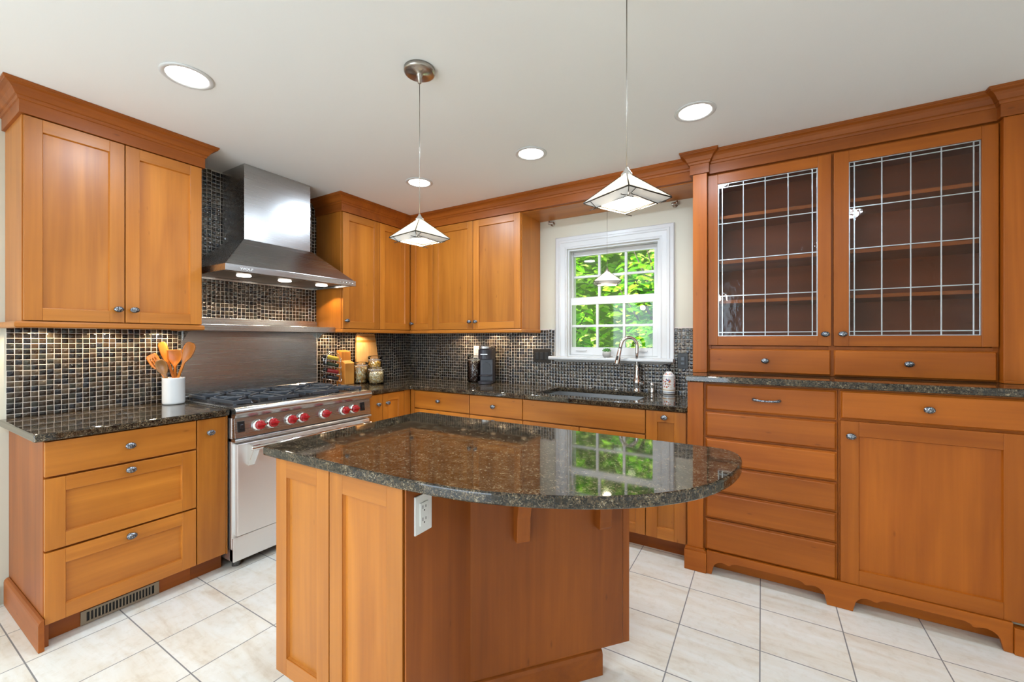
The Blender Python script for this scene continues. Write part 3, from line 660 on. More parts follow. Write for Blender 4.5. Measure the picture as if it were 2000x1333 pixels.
# scalloped base board
def scallop(x0, x1):
    h = .098; lo = .062
    L_ = [(x0, 0), (x0 + .004, .02)] + [(x0 + .055 - .048 * math.cos(math.radians(q)), .030 + .046 * math.sin(math.radians(q))) for q in (0, 20, 40, 60, 80, 100)] + [(x0 + .085, .068), (x0 + .092, .070), (x0 + .097, .078), (x0 + .115, .086)]
    R_ = [(x0 + x1 - p, z) for p, z in L_[::-1]]
    return L_ + R_
pts = [(2.950, 0)] + scallop(2.975, 3.490) + scallop(3.590, 4.085) + [(4.111, 0), (4.111, .126), (2.950, .126)]
b = NB(); prism(b, pts, YL - .030, YL - .012, lambda p, q: (p[0], q, p[1] + .001)); bx(b, 2.95, 4.111, YL - .012, YL - .002, .098, .126); bx(b, 2.95, 4.111, -.60, -.58, .001, .124)
tag(obj('base_board', b, WH['x'], bevel=.0012, loc=(3.5, YL, 0)), 'scalloped cherry base board along the foot of the hutch', 'base board')
b = NB(); bx(b, 2.838, 4.285, -.700, -.0085, HC0, HC1)
tag(obj('worktop', b, M['granite'], bevel=.006, seg=3, loc=(3.5, -.35, HC0)), 'raised granite worktop of the hutch', 'worktop')
# ---- hutch upper: display cabinet
YU = YH + .021
FU = FB(YU)
t = thing('display_cabinet', 'glass front display cabinet with two leaded doors on the hutch worktop', 'cabinet', (3.54, -.2, HC1))
HT = UT + .06
bm = NB(); z0 = HC1 + .001
for (p, q) in ((2.845, 2.945), (3.528, 3.562), (4.152, 4.270)): bx(bm, p, q, YU, YU + .018, z0, HT)          # face stiles
for (p, q) in ((z0, z0 + .006), (1.250, 1.268), (2.318, HT)): bx(bm, 2.945, 3.528, YU, YU + .018, p, q); bx(bm, 3.562, 4.152, YU, YU + .018, p, q)
bx(bm, 2.845, 2.863, YU + .018, -.009, z0, HT); bx(bm, 4.252, 4.270, YU + .018, -.009, z0, HT); bx(bm, 3.536, 3.554, YU + .018, -.022, z0, HT)
obj('body', bm, WH['z'], t, .001)
bm = NB(); bx(bm, 2.863, 4.252, -.021, -.009, z0, HT); bx(bm, 2.863, 4.252, YU + .018, -.021, 1.255, 1.270); bx(bm, 2.863, 4.252, YU + .018, -.021, 2.322, 2.336); obj('interior', bm, M['inner'], t)
for x in (3.24, 3.85): bm = NB(); lathe(bm, [(0, 0), (.034, 0), (.034, -.012), (.028, -.014), (0, -.014)], (x, -.21, 2.3218)); obj('puck', bm, M['bronze'], t)
for z in (2.065, 1.785, 1.540):
    for (p, q) in ((2.864, 3.535), (3.555, 4.251)):
        bm = NB(); bx(bm, p, q, YU + .030, -.0215, z - .010, z + .010); obj('shelf', bm, WH['x'], t, .0015)
for (p, q) in ((2.845, 2.925), (4.172, 4.270)):
    bm = NB(); bx(bm, p, q, YP, YU - .0008, z0 + .012, UT + .003); bx(bm, p, q, YP - .003, YU - .0008, z0, z0 + .012); obj('pilaster', bm, WH['z'], t, .0015)
slab(FU, 2.931, 3.540, 1.108, 1.250, t, kn=(3.231, 1.182), edge=.006, set_=WH); slab(FU, 3.551, 4.166, 1.108, 1.250, t, kn=(3.852, 1.182), edge=.006, set_=WH)
for (a0, a1, g0, g1, kn) in ((2.929, 3.540, 2.983, 3.481, (3.512, 1.336)), (3.551, 4.168, 3.616, 4.112, (3.588, 1.336))):
    b0, b1, gz0, gz1 = 1.271, 2.322, 1.326, 2.262
    bm = NB()
    for (p, q) in ((a0, g0), (g1, a1)): fb(bm, FU, p, q, b0, b1, .001, .021, 0)
    for (p, q) in ((b0, gz0), (gz1, b1)): fb(bm, FU, g0, g1, p, q, .001, .021, 1)
    d = obj('door', bm, [WH['z'], WH['x']], t, .0018)
    bm = NB(); fb(bm, FU, g0 - .003, g1 + .003, gz0 - .003, gz1 + .003, .007, .010); obj('glass_pane', bm, M['seedy_glass'], d)
    bm = NB(); e = .024; w = .0026
    xs = [g0 + e + (g1 - g0 - 2 * e) * k / 4 for k in range(5)]; zs = [gz0 + e + (gz1 - gz0 - 2 * e) * k / 4 for k in range(5)]
    for x in xs: fb(bm, FU, x - w, x + w, gz0, gz1, .0065, .0122)
    for z in zs: fb(bm, FU, g0, g1, z - w, z + w, .0066, .0120)
    for x in (g0 + .0025, g1 - .0025): fb(bm, FU, x - w, x + w, gz0, gz1, .0065, .0122)
    for z in (gz0 + .0025, gz1 - .0025): fb(bm, FU, g0, g1, z - w, z + w, .0066, .0120)
    obj('lead_came', bm, M['lead'], d, .0008)
    knob(FU, kn[0], kn[1], .021, d)

# ------------------------------------------------------------------ island
t = thing('kitchen_island', 'cherry kitchen island with shaker doors and angled end panel', 'island', (2.15, -2.0, 0))
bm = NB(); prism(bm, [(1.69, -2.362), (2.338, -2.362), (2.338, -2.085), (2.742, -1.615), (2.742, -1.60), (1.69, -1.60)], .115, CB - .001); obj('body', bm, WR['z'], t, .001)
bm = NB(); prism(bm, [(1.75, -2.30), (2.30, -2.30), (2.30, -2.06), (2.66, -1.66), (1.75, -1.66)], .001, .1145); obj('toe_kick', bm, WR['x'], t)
FI = FB(-2.364)
shaker(FI, 1.691, 1.996, .100, CB - .003, t, st=.064); shaker(FI, 1.999, 2.331, .100, CB - .003, t, st=.064)
pu = Vector((.6547, .7559, 0)).normalized(); pn2 = Vector((pu.y, -pu.x, 0)); FA = Fr((2.338, -2.066, 0), pu, pn2)
PLEN = .646
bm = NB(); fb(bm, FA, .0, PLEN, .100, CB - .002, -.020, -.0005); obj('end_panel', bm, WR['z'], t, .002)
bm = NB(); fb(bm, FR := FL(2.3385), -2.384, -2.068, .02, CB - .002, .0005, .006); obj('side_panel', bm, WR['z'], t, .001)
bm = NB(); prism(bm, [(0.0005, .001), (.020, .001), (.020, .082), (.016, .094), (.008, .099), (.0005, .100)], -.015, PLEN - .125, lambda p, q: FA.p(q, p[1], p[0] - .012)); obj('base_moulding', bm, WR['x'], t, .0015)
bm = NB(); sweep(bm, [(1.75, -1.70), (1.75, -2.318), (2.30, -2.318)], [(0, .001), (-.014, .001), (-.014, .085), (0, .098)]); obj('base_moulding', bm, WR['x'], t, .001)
for a in (.178, .508):
    bm = NB(); zt_ = CB - .003; pr = [(0, zt_), (.200, zt_), (.202, zt_ - .022)] + [(.202 - .150 * math.sin(math.radians(q)), zt_ - .022 - .240 * (1 - math.cos(math.radians(q)))) for q in (15, 30, 45, 60, 75, 90)] + [(.052, zt_ - .280), (.046, zt_ - .290), (0, zt_ - .290)]
    prism(bm, pr, a - .025, a + .025, lambda p, q: FA.p(q, p[1], p[0])); obj('corbel', bm, WR['z'], t, .002)
# outline of the island top
def spline(P, n=8):
    out = []
    for i in range(len(P) - 1):
        p0, p1, p2, p3 = [Vector(P[max(0, min(len(P) - 1, k))]) for k in (i - 1, i, i + 1, i + 2)]
        for k in range(n):
            s = k / n; out.append(tuple(.5 * ((2 * p1) + (p2 - p0) * s + (2 * p0 - 5 * p1 + 4 * p2 - p3) * s * s + (3 * p1 - p0 - 3 * p2 + p3) * s ** 3)))
    return out + [P[-1]]
edge_pts = [(2.02, -2.403), (2.20, -2.402), (2.36, -2.397), (2.53, -2.378), (2.66, -2.342), (2.79, -2.286), (2.90, -2.220), (3.00, -2.135), (3.08, -2.030), (3.130, -1.915), (3.155, -1.80), (3.160, -1.70), (3.148, -1.625), (3.115, -1.578), (3.06, -1.560)]
outl = [(1.612, -1.560), (1.635, -2.400), (1.642, -2.404)] + spline(edge_pts, 6)
b = NB(); prism(b, outl, CB, CT)
tag(obj('worktop', b, M['granite'], bevel=.007, seg=3, loc=(2.2, -2.0, CB)), 'polished granite island top with a rounded front edge', 'worktop')
def outlet(F, a, bz, c, label, cat, m, dark, w=.072, h=.114, kind='duplex'):
    t = thing('wall_outlet' if kind != 'switch' else 'switch_plate', label, cat, F.p(a, bz, c))
    bm = NB(); fb(bm, F, a - w / 2, a + w / 2, bz - h / 2, bz + h / 2, c + .0004, c + .006); obj('cover_plate', bm, m, t, .002)
    if kind == 'duplex':
        bm = NB(); fb(bm, F, a - .0175, a + .0175, bz - .034, bz + .034, c + .006, c + .0085); f_ = obj('receptacle', bm, m, t, .001)
        bm = NB()
        for s in (-.018, .018):
            for dx, hh in ((-.0065, .005), (.0065, .0038)): fb(bm, F, a + dx - .0012, a + dx + .0012, bz + s + .002 - hh, bz + s + .002 + hh, c + .0083, c + .0089)
            lathe(bm, [(0, .0083), (.0024, .0083), (.0024, .0089), (0, .0089)], F.p(a, bz + s - .0085, c), F.n, 10)
        obj('slots', bm, dark, f_)
    elif kind == 'switch':
        for dx in (-.046, 0, .046):
            if abs(dx) > w / 2 - .02: continue
            bm = NB(); fb(bm, F, a + dx - .0165, a + dx + .0165, bz - .033, bz + .033, c + .006, c + .010); obj('rocker', bm, dark, t, .002)
    else:
        bm = NB(); fb(bm, F, a - .0175, a + .0175, bz - .034, bz + .034, c + .006, c + .0085); f_ = obj('receptacle', bm, m, t, .001)
        bm = NB(); fb(bm, F, a - .011, a + .011, bz + .004, bz + .028, c + .0086, c + .010); fb(bm, F, a - .011, a + .011, bz - .026, bz - .010, c + .0086, c + .0095); obj('button', bm, dark, f_, .001)
    return t
outlet(FL(2.3445), -2.318, .790, 0, 'white outlet on the dark side of the island', 'outlet', M['whiteplastic'], M['slot'])
outlet(FB(-.0075), .885, 1.188, 0, 'white outlet plate on mosaic behind the coffee maker', 'outlet', M['whiteplastic'], M['slot'])
outlet(FB(-.0075), 2.722, 1.150, 0, 'black outlet right of the window sill', 'outlet', plain('black_plate', (.02, .02, .02), .4), M['enamel'], kind='gfi')
outlet(FB(-.0075), 1.577, 1.165, 0, 'black triple switch plate left of the window sill', 'switch', plain('oil_bronze_plate', (.022, .017, .013), .35, .4), M['enamel'], w=.165, h=.118, kind='switch')
# toe kick register
t = thing('floor_register', 'taupe metal air register in the toe kick of the drawers', 'vent', (.556, -2.487, .003))
bm = NB(); gridprism(bm, [-2.632, -2.612, -2.364, -2.344], [.004, .014, .055, .066], lambda x, z: not (-2.612 < x < -2.364 and .014 < z < .055), .5555, .561, lambda x, z, q: (q, x, z)); obj('frame', bm, M['taupe'], t, .001)
bm = NB(); bx(bm, .5552, .5556, -2.614, -2.362, .012, .057); obj('duct', bm, M['slot'], t)
bm = NB()
for k in range(1, 20): yy = -2.612 + .248 * k / 20; bx(bm, .5558, .560, yy - .0022, yy + .0022, .014, .055)
obj('slats', bm, M['taupe'], t)

# ------------------------------------------------------------------ window
t = thing('window_1', 'white double hung window with twelve panes over the sink', None, (2.186, 0, WZ0), kind='structure')
cas = [(0, .0), (.0, -.014), (.006, -.018), (.030, -.018), (.034, -.023), (.050, -.023), (.054, -.019), (.088, -.014), (.098, -.017), (.108, -.017), (.108, 0)]
bm = NB()
def casing(P, Q, n1, mit1, mit2):
    pass
x0, x1, z0, z1 = WX0 - .002, WX1 + .002, WZ0, WZ1 + .002
rows = []
for (px, pz, ox, oz) in ((x0, z0, -1, 0), (x0, z1, -1, 1), (x1, z1, 1, 1), (x1, z0, 1, 0)):
    rows.append([bm.verts.new((px + ox * (.108 - d) * (.97), c - .0005, pz + oz * (.108 - d) * .97)) for d, c in cas])
for i in range(3):
    for j in range(len(cas)):
        k = (j + 1) % len(cas); bm.faces.new([rows[i][j], rows[i][k], rows[i + 1][k], rows[i + 1][j]])
bm.faces.new(rows[0]); bm.faces.new(rows[-1][::-1])
obj('casing', bm, M['white'], t)
bm = NB()
for (p, q) in ((WX0, WX0 + .014), (WX1 - .014, WX1)): bx(bm, p, q, .0005, .149, WZ0, WZ1)
bx(bm, WX0 + .014, WX1 - .014, .0005, .149, WZ1 - .014, WZ1); bx(bm, WX0 + .014, WX1 - .014, .0005, .149, WZ0, WZ0 + .012)
for (p, q) in ((WX0 + .014, WX0 + .024), (WX1 - .024, WX1 - .014)): bx(bm, p, q, .056, .068, WZ0 + .012, WZ1 - .014)
obj('jamb', bm, M['white'], t, .001)
bm = NB(); prism(bm, [(.018, .0), (.018, .028), (-.058, .028), (-.066, .022), (-.066, .008), (-.058, 0)], 1.672, 2.668, lambda p, q: (q, p[0] - .0185, p[1] + 1.1365)); prism(bm, [(0, 0), (-.018, 0), (-.014, -.010), (0, -.014)], 1.70, 2.645, lambda p, q: (q, p[0] - .009, p[1] + 1.136)); obj('sill', bm, M['white'], t, .002)
def sash(y0, za, zb, top, bot, gl):
    xa, xb = WX0 + .016, WX1 - .016; sx = .030 if not gl else .026
    bm = NB(); fx0, fx1 = (1.842, 2.503); y1_ = y0 + .032
    bx(bm, xa, fx0, y0, y1_, za, zb); bx(bm, fx1, xb, y0, y1_, za, zb); bx(bm, fx0, fx1, y0, y1_, zb - top, zb); bx(bm, fx0, fx1, y0, y1_, za, za + bot)
    s = obj('sash', bm, M['white'], t, .0015)
    pz0, pz1 = za + bot, zb - top; bm = NB(); mz = (pz0 + pz1) / 2
    for k in (1, 2):
        x = fx0 + (fx1 - fx0) * k / 3; bx(bm, x - .010, x + .010, y0 + .004, y1_ - .004, pz0, pz1)
    bx(bm, fx0, fx1, y0 + .005, y1_ - .005, mz - .010, mz + .010); obj('muntin', bm, M['white'], s, .002)
    for i in range(3):
        for j in range(2):
            bm = NB(); bx(bm, fx0 + (fx1 - fx0) * i / 3, fx0 + (fx1 - fx0) * (i + 1) / 3, y0 + .014, y0 + .017, (pz0, mz)[j], (mz, pz1)[j]); obj('pane', bm, M['window_glass'], s)
    return s
s1 = sash(.020, WZ0 + .013, 1.652, .058, .064, True)
s2 = sash(.070, 1.612, WZ1 - .015, .038, .050, False)
bm = NB()
for x in (1.93, 2.42): bx(bm, x - .045, x + .045, .008, .0195, 1.212, 1.220)
obj('sash_lift', bm, M['white'], s1, .002)
# two small nickel rod holders on the wall beside the window head
def rod(x, sgn, label):
    t = thing('curtain_rod_bracket', label, 'bracket', (x, -.001, 2.296), 'rod brackets over the window')
    bm = NB(); lathe(bm, [(0, 0), (.019, 0), (.019, .004), (.012, .007), (.007, .010), (.007, .028), (.0, .028)], (x, -.001, 2.296), (0, -1, 0), 18); obj('mount', bm, M['nickel'], t)
    bm = NB(); lathe(bm, [(0, -.022), (.012, -.022), (.014, -.018), (.009, -.012), (.011, -.006), (.011, .010), (.015, .013), (.015, .022), (.0, .024)], (x - sgn * .004, -.030, 2.299), (-sgn, -.25, .12), 18); obj('socket', bm, M['nickel'], t)
rod(1.677, 1, 'small nickel rod bracket at the upper left of the window'); rod(2.668, -1, 'small nickel rod bracket at the upper right of the window')

# ------------------------------------------------------------------ ceiling lights and pendants
def can(x, y, label, vis=True):
    t = thing('recessed_light', label, 'ceiling light', (x, y, H), 'recessed ceiling lights')
    bm = NB(); lathe(bm, [(.076, -.0005), (.098, -.0005), (.098, -.003), (.092, -.006), (.080, -.006), (.076, -.002), (.076, -.0005)], (x, y, H), seg=36); obj('trim_ring', bm, M['white'], t)
    bm = NB(); lathe(bm, [(0, -.0006), (.076, -.0006), (.076, -.003), (0, -.003)], (x, y, H), seg=36); obj('lens', bm, M['lens'], t)
    light('recessed_light_lamp', 'AREA', (0, 0, -.012), CAN_W, CAN_COL, t, .15)
    return t
can(1.050, -.965, 'recessed light between the first pendant and the corner')
can(1.983, -.963, 'recessed light in the middle of the row along the window wall')
can(2.924, -.956, 'recessed light above the glass front hutch')
can(1.048, -2.410, 'recessed light near the left wall cabinet')
for k, (x, y, w) in enumerate(((3.9, -2.41, 'right of the camera'), (2.5, -3.9, 'behind the camera'), (1.05, -3.9, 'behind the camera to the left'), (3.9, -3.9, 'behind the camera to the right'))): can(x, y, 'added unseen recessed light %s' % w)  # further cans added out of view to brighten the room
def pendant(x, y, zr, s, rz, hc, label, wattage=7, canopy_z=None):
    top = canopy_z or H
    t = thing('pendant_light', label, 'pendant light', (x, y, zr), 'art glass pendants', rotz=rz)
    h = .075; q = s / 2; k = .012; zt = h
    bm = NB()
    for i in range(4):
        c, d = [Vector((math.cos(PI / 4 + PI / 2 * (i + j)) * math.sqrt(2), math.sin(PI / 4 + PI / 2 * (i + j)) * math.sqrt(2), 0)) for j in (0, 1)]
        m1 = lambda v, r, z: Vector((v.x * r, v.y * r, z))
        for th in (0, .0022):
            pass
        hexa(bm, [m1(c, q, 0), m1(d, q, 0), m1(d, k, zt), m1(c, k, zt), m1(c, q - .003, 0), m1(d, q - .003, 0), m1(d, k - .002, zt - .004), m1(c, k - .002, zt - .004)])
    sh = obj('glass_shade', bm, M['shade'], t, local=True)
    bm = NB(); qi = q * .70; zi = -.016
    gi = []
    for i in range(4):
        c, d = [Vector((math.cos(PI / 4 + PI / 2 * (i + j)) * math.sqrt(2), math.sin(PI / 4 + PI / 2 * (i + j)) * math.sqrt(2), 0)) for j in (0, 1)]
        hexa(bm, [(c.x * q, c.y * q, -.001), (d.x * q, d.y * q, -.001), (d.x * qi, d.y * qi, zi), (c.x * qi, c.y * qi, zi), (c.x * q, c.y * q, -.003), (d.x * q, d.y * q, -.003), (d.x * qi, d.y * qi, zi - .002), (c.x * qi, c.y * qi, zi - .002)])
    obj('glass_band', bm, M['band'], t, local=True)
    bm = NB()
    for i in range(4):
        c, d = [Vector((math.cos(PI / 4 + PI / 2 * (i + j)) * math.sqrt(2), math.sin(PI / 4 + PI / 2 * (i + j)) * math.sqrt(2), 0)) for j in (0, 1)]
        tube(bm, [(c.x * q, c.y * q, -.002), (d.x * q, d.y * q, -.002)], .0022, 6); tube(bm, [(c.x * q, c.y * q, 0), (c.x * k, c.y * k, zt)], .0018, 6)
        tube(bm, [(c.x * qi * 1.12 , c.y * qi * 1.0, zi + .003), (d.x * qi, d.y * qi, zi - .003)], .0016, 6); tube(bm, [(c.x * qi, c.y * qi, zi - .002), (c.x * q, c.y * q, -.003)], .0013, 6)
        e = (d - c) * .5
        tube(bm, [(c.x * q + e.x * q * .32, c.y * q + e.y * q * .32, -.003), (c.x * qi, c.y * qi, zi - .003)], .0011, 5); tube(bm, [(c.x * qi - e.x * .03, c.y * qi - e.y * .03, zi - .003), (c.x * qi + e.x * .022, c.y * qi + e.y * .022, zi - .003)], .0014, 5)
    obj('leading', bm, M['bronze'], t, local=True)
    bm = NB(); lathe(bm, [(0, zt + .028), (.004, zt + .026), (.007, zt + .018), (.018, zt + .004), (.020, zt - .002), (0, zt - .003)], seg=16); obj('cap', bm, M['chrome'], t, local=True)
    bm = NB(); lathe(bm, [(0, zt - .004), (.010, zt - .004), (.010, zt - .022), (.016, zt - .030), (.021, .022), (.016, .006), (0, -.002)], seg=16); obj('bulb', bm, M['bulb'], t, local=True)
    bm = NB(); tube(bm, [(0, 0, zt + .026), (0, 0, top - zr - .002)], .0016 if hc else .0012, 8); obj('cord', bm, M['nickel'], t, local=True)
    if hc:
        bm = NB(); lathe(bm, [(0, -.060), (.007, -.060), (.009, -.036), (.013, -.030), (.014, -.022), (.058, -.020), (.064, -.017), (.066, -.012), (.066, -.0008), (0, -.0008)], (0, 0, top - zr), seg=36); obj('canopy', bm, M['nickel'], t, local=True)
    else:
        bm = NB(); lathe(bm, [(0, -.006), (.02, -.005), (.024, -.001), (0, -.001)], (0, 0, top - zr), seg=20); obj('canopy', bm, M['nickel'], t, local=True)
    light('pendant_lamp', 'POINT', (0, 0, -.045), wattage, (1, .88, .70), t, .03)
    return t
pendant(1.957, -1.920, 1.743, .180, math.radians(-9), True, 'art glass pendant with round canopy over the left of the island', 5)
pendant(2.852, -1.945, 1.745, .188, math.radians(-27), True, 'art glass pendant nearest the hutch over the island', 5)
pendant(2.252, -.30, 1.722, .190, math.radians(20), False, 'small art glass pendant hanging in front of the window', 4, UT - .002)
# under-cabinet puck lights (warm)
def puck(x, y, label, e=7):
    t = thing('under_cabinet_light', label, 'puck light', (x, y, UB - .005), 'puck lights under the wall cabinets')
    bm = NB(); lathe(bm, [(0, 0), (.030, 0), (.030, -.009), (.024, -.010), (.024, -.008), (0, -.008)], (x, y, UB - .005), seg=24); obj('housing', bm, M['nickel'], t)
    bm = NB(); lathe(bm, [(0, -.0082), (.0235, -.0082), (.0235, -.0092), (0, -.0092)], (x, y, UB - .005), seg=24); obj('lens', bm, M['warmlens'], t)
    d = light('under_cabinet_lamp', 'SPOT', (0, 0, -.012), e, (1, .74, .46), t, .012); d.data.spot_size = math.radians(150); d.data.spot_blend = .6
for k, w in enumerate(('left end', 'middle', 'right end')): puck(.080, -2.66 + .25 * k, 'puck light under the %s of the left wall cabinet' % w)
puck(.080, -1.0, 'puck light under the cabinet right of the hood, by the range'); puck(.125, -.72, 'puck light over the pasta jars')
puck(.78, -.085, 'puck light under the back cabinets nearest the corner'); puck(1.12, -.085, 'puck light over the coffee maker'); puck(1.44, -.085, 'puck light under the back cabinets nearest the window')
# ------------------------------------------------------------------ small things on the worktops
# crock and wooden utensils
def ceramic():
    return plain('white_ceramic', (.80, .81, .80), .25, coat=.3)
M['ceramic'] = ceramic()
KX, KY = .135, -2.128
bm = NB(); prof_o = [(0, 0), (.050, 0), (.054, .004), (.056, .012), (.056, .150), (.057, .157), (.055, .160)]; seg = 44
lathe(bm, prof_o + [(.050, .157), (.048, .02), (0, .012)], (KX, KY, CT + .001), seg=seg)
for v in bm.verts:
    dx, dy = v.co.x - KX, v.co.y - KY; r = math.hypot(dx, dy)
    if r > .0525 and .01 < v.co.z - CT < .152:
        k = round(math.atan2(dy, dx) / (2 * PI) * seg); f = 1 - (.045 if k % 2 else 0); v.co.x = KX + dx * f; v.co.y = KY + dy * f
tag(obj('utensil_crock', bm, M['ceramic'], loc=(KX, KY, CT)), 'white ribbed ceramic crock full of wooden utensils', 'crock')
M['spoonwood'] = wood('orange_spoon_wood', 2, dark=(.52, .15, .012), lite=(.70, .25, .028), rough=.4, coat=.2)
M['olivewood'] = wood('brown_spoon_wood', 2, dark=(.24, .11, .03), lite=(.42, .23, .08), rough=.4, coat=.2)
R3 = Vector((.8577, .514, 0)); VW = Vector((.514, -.8577, 0))     # across and toward the room
def utensil(name, label, base, tip, outline, face, th=.006, m='spoonwood', dish=0, slots=0, hw=.007):
    """outline: (half width, length along the handle) of the head; head ends at tip"""
    base, tip = Vector(base), Vector(tip); d = (tip - base); Lh = d.length; d.normalize()
    n = (Vector(face) - d * Vector(face).dot(d)).normalized(); s = d.cross(n)
    bm = NB(); rows = []
    prof = [(hw, 0), (hw, Lh - outline[-1][1] - .01)] + [(w, Lh - outline[-1][1] + l) for w, l in outline]
    nl = outline[-1][1]
    segs = 9
    for w, l in prof:
        row = []
        for k in range(segs + 1):
            u = -1 + 2 * k / segs
            t_ = max(0, min(1, (l - (Lh - nl)) / nl)); dd = dish * (1 - u * u) * math.sin(PI * min(1, t_ * 1.02)) if l > Lh - nl else 0
            row.append(base + d * l + s * u * w - n * dd)
        rows.append(row)
    top = [[bm.verts.new(p + n * th / 2) for p in r] for r in rows]; bot = [[bm.verts.new(p - n * th / 2) for p in r] for r in rows]
    for i in range(len(rows) - 1):
        l = prof[i][1] - (Lh - nl)
        for k in range(segs):
            if slots and 1 <= i - 2 <= slots and k in (2, 4, 6): 
                for (A, B) in ((top[i][k], top[i + 1][k]), (top[i][k + 1], top[i + 1][k + 1])): pass
                q = [top[i][k], top[i + 1][k], bot[i + 1][k], bot[i][k]]; bm.faces.new(q); q = [top[i][k + 1], top[i + 1][k + 1], bot[i + 1][k + 1], bot[i][k + 1]]; bm.faces.new(q); continue
            f = bm.faces.new([top[i][k], top[i][k + 1], top[i + 1][k + 1], top[i + 1][k]]); f.smooth = True; f = bm.faces.new([bot[i][k], bot[i + 1][k], bot[i + 1][k + 1], bot[i][k + 1]]); f.smooth = True
        for (k) in (0, segs): bm.faces.new([top[i][k], top[i + 1][k], bot[i + 1][k], bot[i][k]])
    for i in (0, -1):
        for k in range(segs): bm.faces.new([top[i][k], top[i][k + 1], bot[i][k + 1], bot[i][k]])
    return tag(obj(name, bm, M[m], loc=base), label, 'utensil', 'wooden utensils in the crock')
K0 = Vector((KX, KY, CT + .02))
def at(du, z, fwd): return Vector((KX, KY, z)) + R3 * du + VW * fwd
ovalp = [(.008, 0), (.018, .015), (.026, .035), (.029, .055), (.026, .075), (.018, .088), (.006, .094)]
utensil('wooden_spatula', 'round topped orange wooden spatula at the back left of the crock', K0 + R3 * .02 - VW * .036, at(-.105, 1.290, -.034), [(.008, 0), (.020, .02), (.026, .05), (.027, .09), (.025, .115), (.018, .125), (.008, .129)], VW)
utensil('slotted_spatula', 'orange wooden spatula with three slots leaning left in the crock', K0 + R3 * .045 + VW * .01, at(-.112, 1.215, .035), [(.008, 0), (.022, .018), (.030, .035), (.031, .055), (.031, .08), (.030, .095), (.024, .102), (.014, .105)], VW + Vector((0, 0, .2)), slots=3)
utensil('wooden_turner', 'broad orange wooden turner with hollow blade in the crock middle', K0 - VW * .016, at(-.006, 1.245, -.016), [(.008, 0), (.016, .012), (.032, .030), (.044, .045), (.046, .070), (.047, .100), (.047, .104)], VW, dish=.012)
utensil('wooden_spoon', 'brown wooden spoon facing front low in the crock', K0 + VW * .021 + R3 * .03, at(-.045, 1.185, .052), [(.008, 0), (.018, .012), (.029, .030), (.034, .050), (.032, .072), (.022, .088), (.008, .095)], VW + Vector((0, 0, .3)), m='olivewood', dish=.014)
utensil('serving_fork', 'orange wooden serving fork spoon leaning right in the crock', K0 - R3 * .028 + VW * .0, at(.115, 1.288, .006), [(.008, 0), (.018, .018), (.028, .040), (.034, .070), (.034, .095), (.028, .115), (.020, .124), (.012, .128)], VW, dish=.010)

# spice rack with jars
def strand(pts, r=.0022): return pts
t = thing('spice_rack', 'chrome wire rack holding tilted jars beside the range', 'rack', (.095, -1.005, CT + .001))
RA = Fr((.095, -1.005, CT), (.35, .937, 0), (.937, -.35, 0))
bm = NB()
for c in (-.035, .035):
    tube(bm, [RA.p(-.062, .012, c), RA.p(-.058, .22, c)] + [RA.p(-.058 * math.cos(math.radians(q)), .22 + .065 * math.sin(math.radians(q)), c) for q in range(15, 180, 15)] + [RA.p(.058, .22, c), RA.p(.062, .012, c)], .0024, 8)
tube(bm, [RA.p(0, .012, -.035), RA.p(0, .285, -.035)], .002, 8)
for k in range(4):
    z = .055 + k * .056
    for c in (-.036, .036): tube(bm, [RA.p(-.085, z + .028, c), RA.p(-.085, z + .015, c), RA.p(.062, z - .020, c), RA.p(.066, z + .006, c)], .002, 8)
    for a, dz in ((-.085, .015), (.062, -.020)): tube(bm, [RA.p(a, z + dz, -.036), RA.p(a, z + dz, .036)], .002, 8)
for a in (-.06, .06): tube(bm, [RA.p(a, .012, -.036), RA.p(a, .012, .036)], .002, 8)
obj('wire_frame', bm, M['chrome'], t)
bm = NB(); fb(bm, RA, -.075, .085, .0015, .0098, -.045, .045); obj('wooden_base', bm, M['spoonwood'], t, .002)
SP = [('yellow labelled', (.55, .40, .05)), ('dark green', (.03, .045, .02)), ('deep red', (.30, .02, .02)), ('black', (.02, .02, .022))]
tiers = ['top', 'second', 'third', 'bottom']
for k in range(4):
    z = .055 + (3 - k) * .056; nm, colr = SP[k]
    mm = plain('spice_' + nm.replace(' ', '_'), colr, .25)
    o0 = RA.p(-.070, z + .030, 0); dr = (RA.p(.055, z, 0) - RA.p(-.070, z + .030, 0)).normalized()
    j = thing('spice_jar', '%s spice jar lying in the %s tier of the wire rack' % (nm, tiers[k]), 'jar', o0, 'spice jars in the wire rack')
    bm = NB(); lathe(bm, [(0, .030), (.017, .030), (.0185, .034), (.0185, .118), (.016, .122), (0, .122)], o0, dr, 18); obj('bottle', bm, mm, j)
    bm = NB(); lathe(bm, [(0, 0), (.0165, 0), (.0175, .003), (.0175, .028), (0, .0295)], o0, dr, 18); obj('lid', bm, M['enamel'], j)
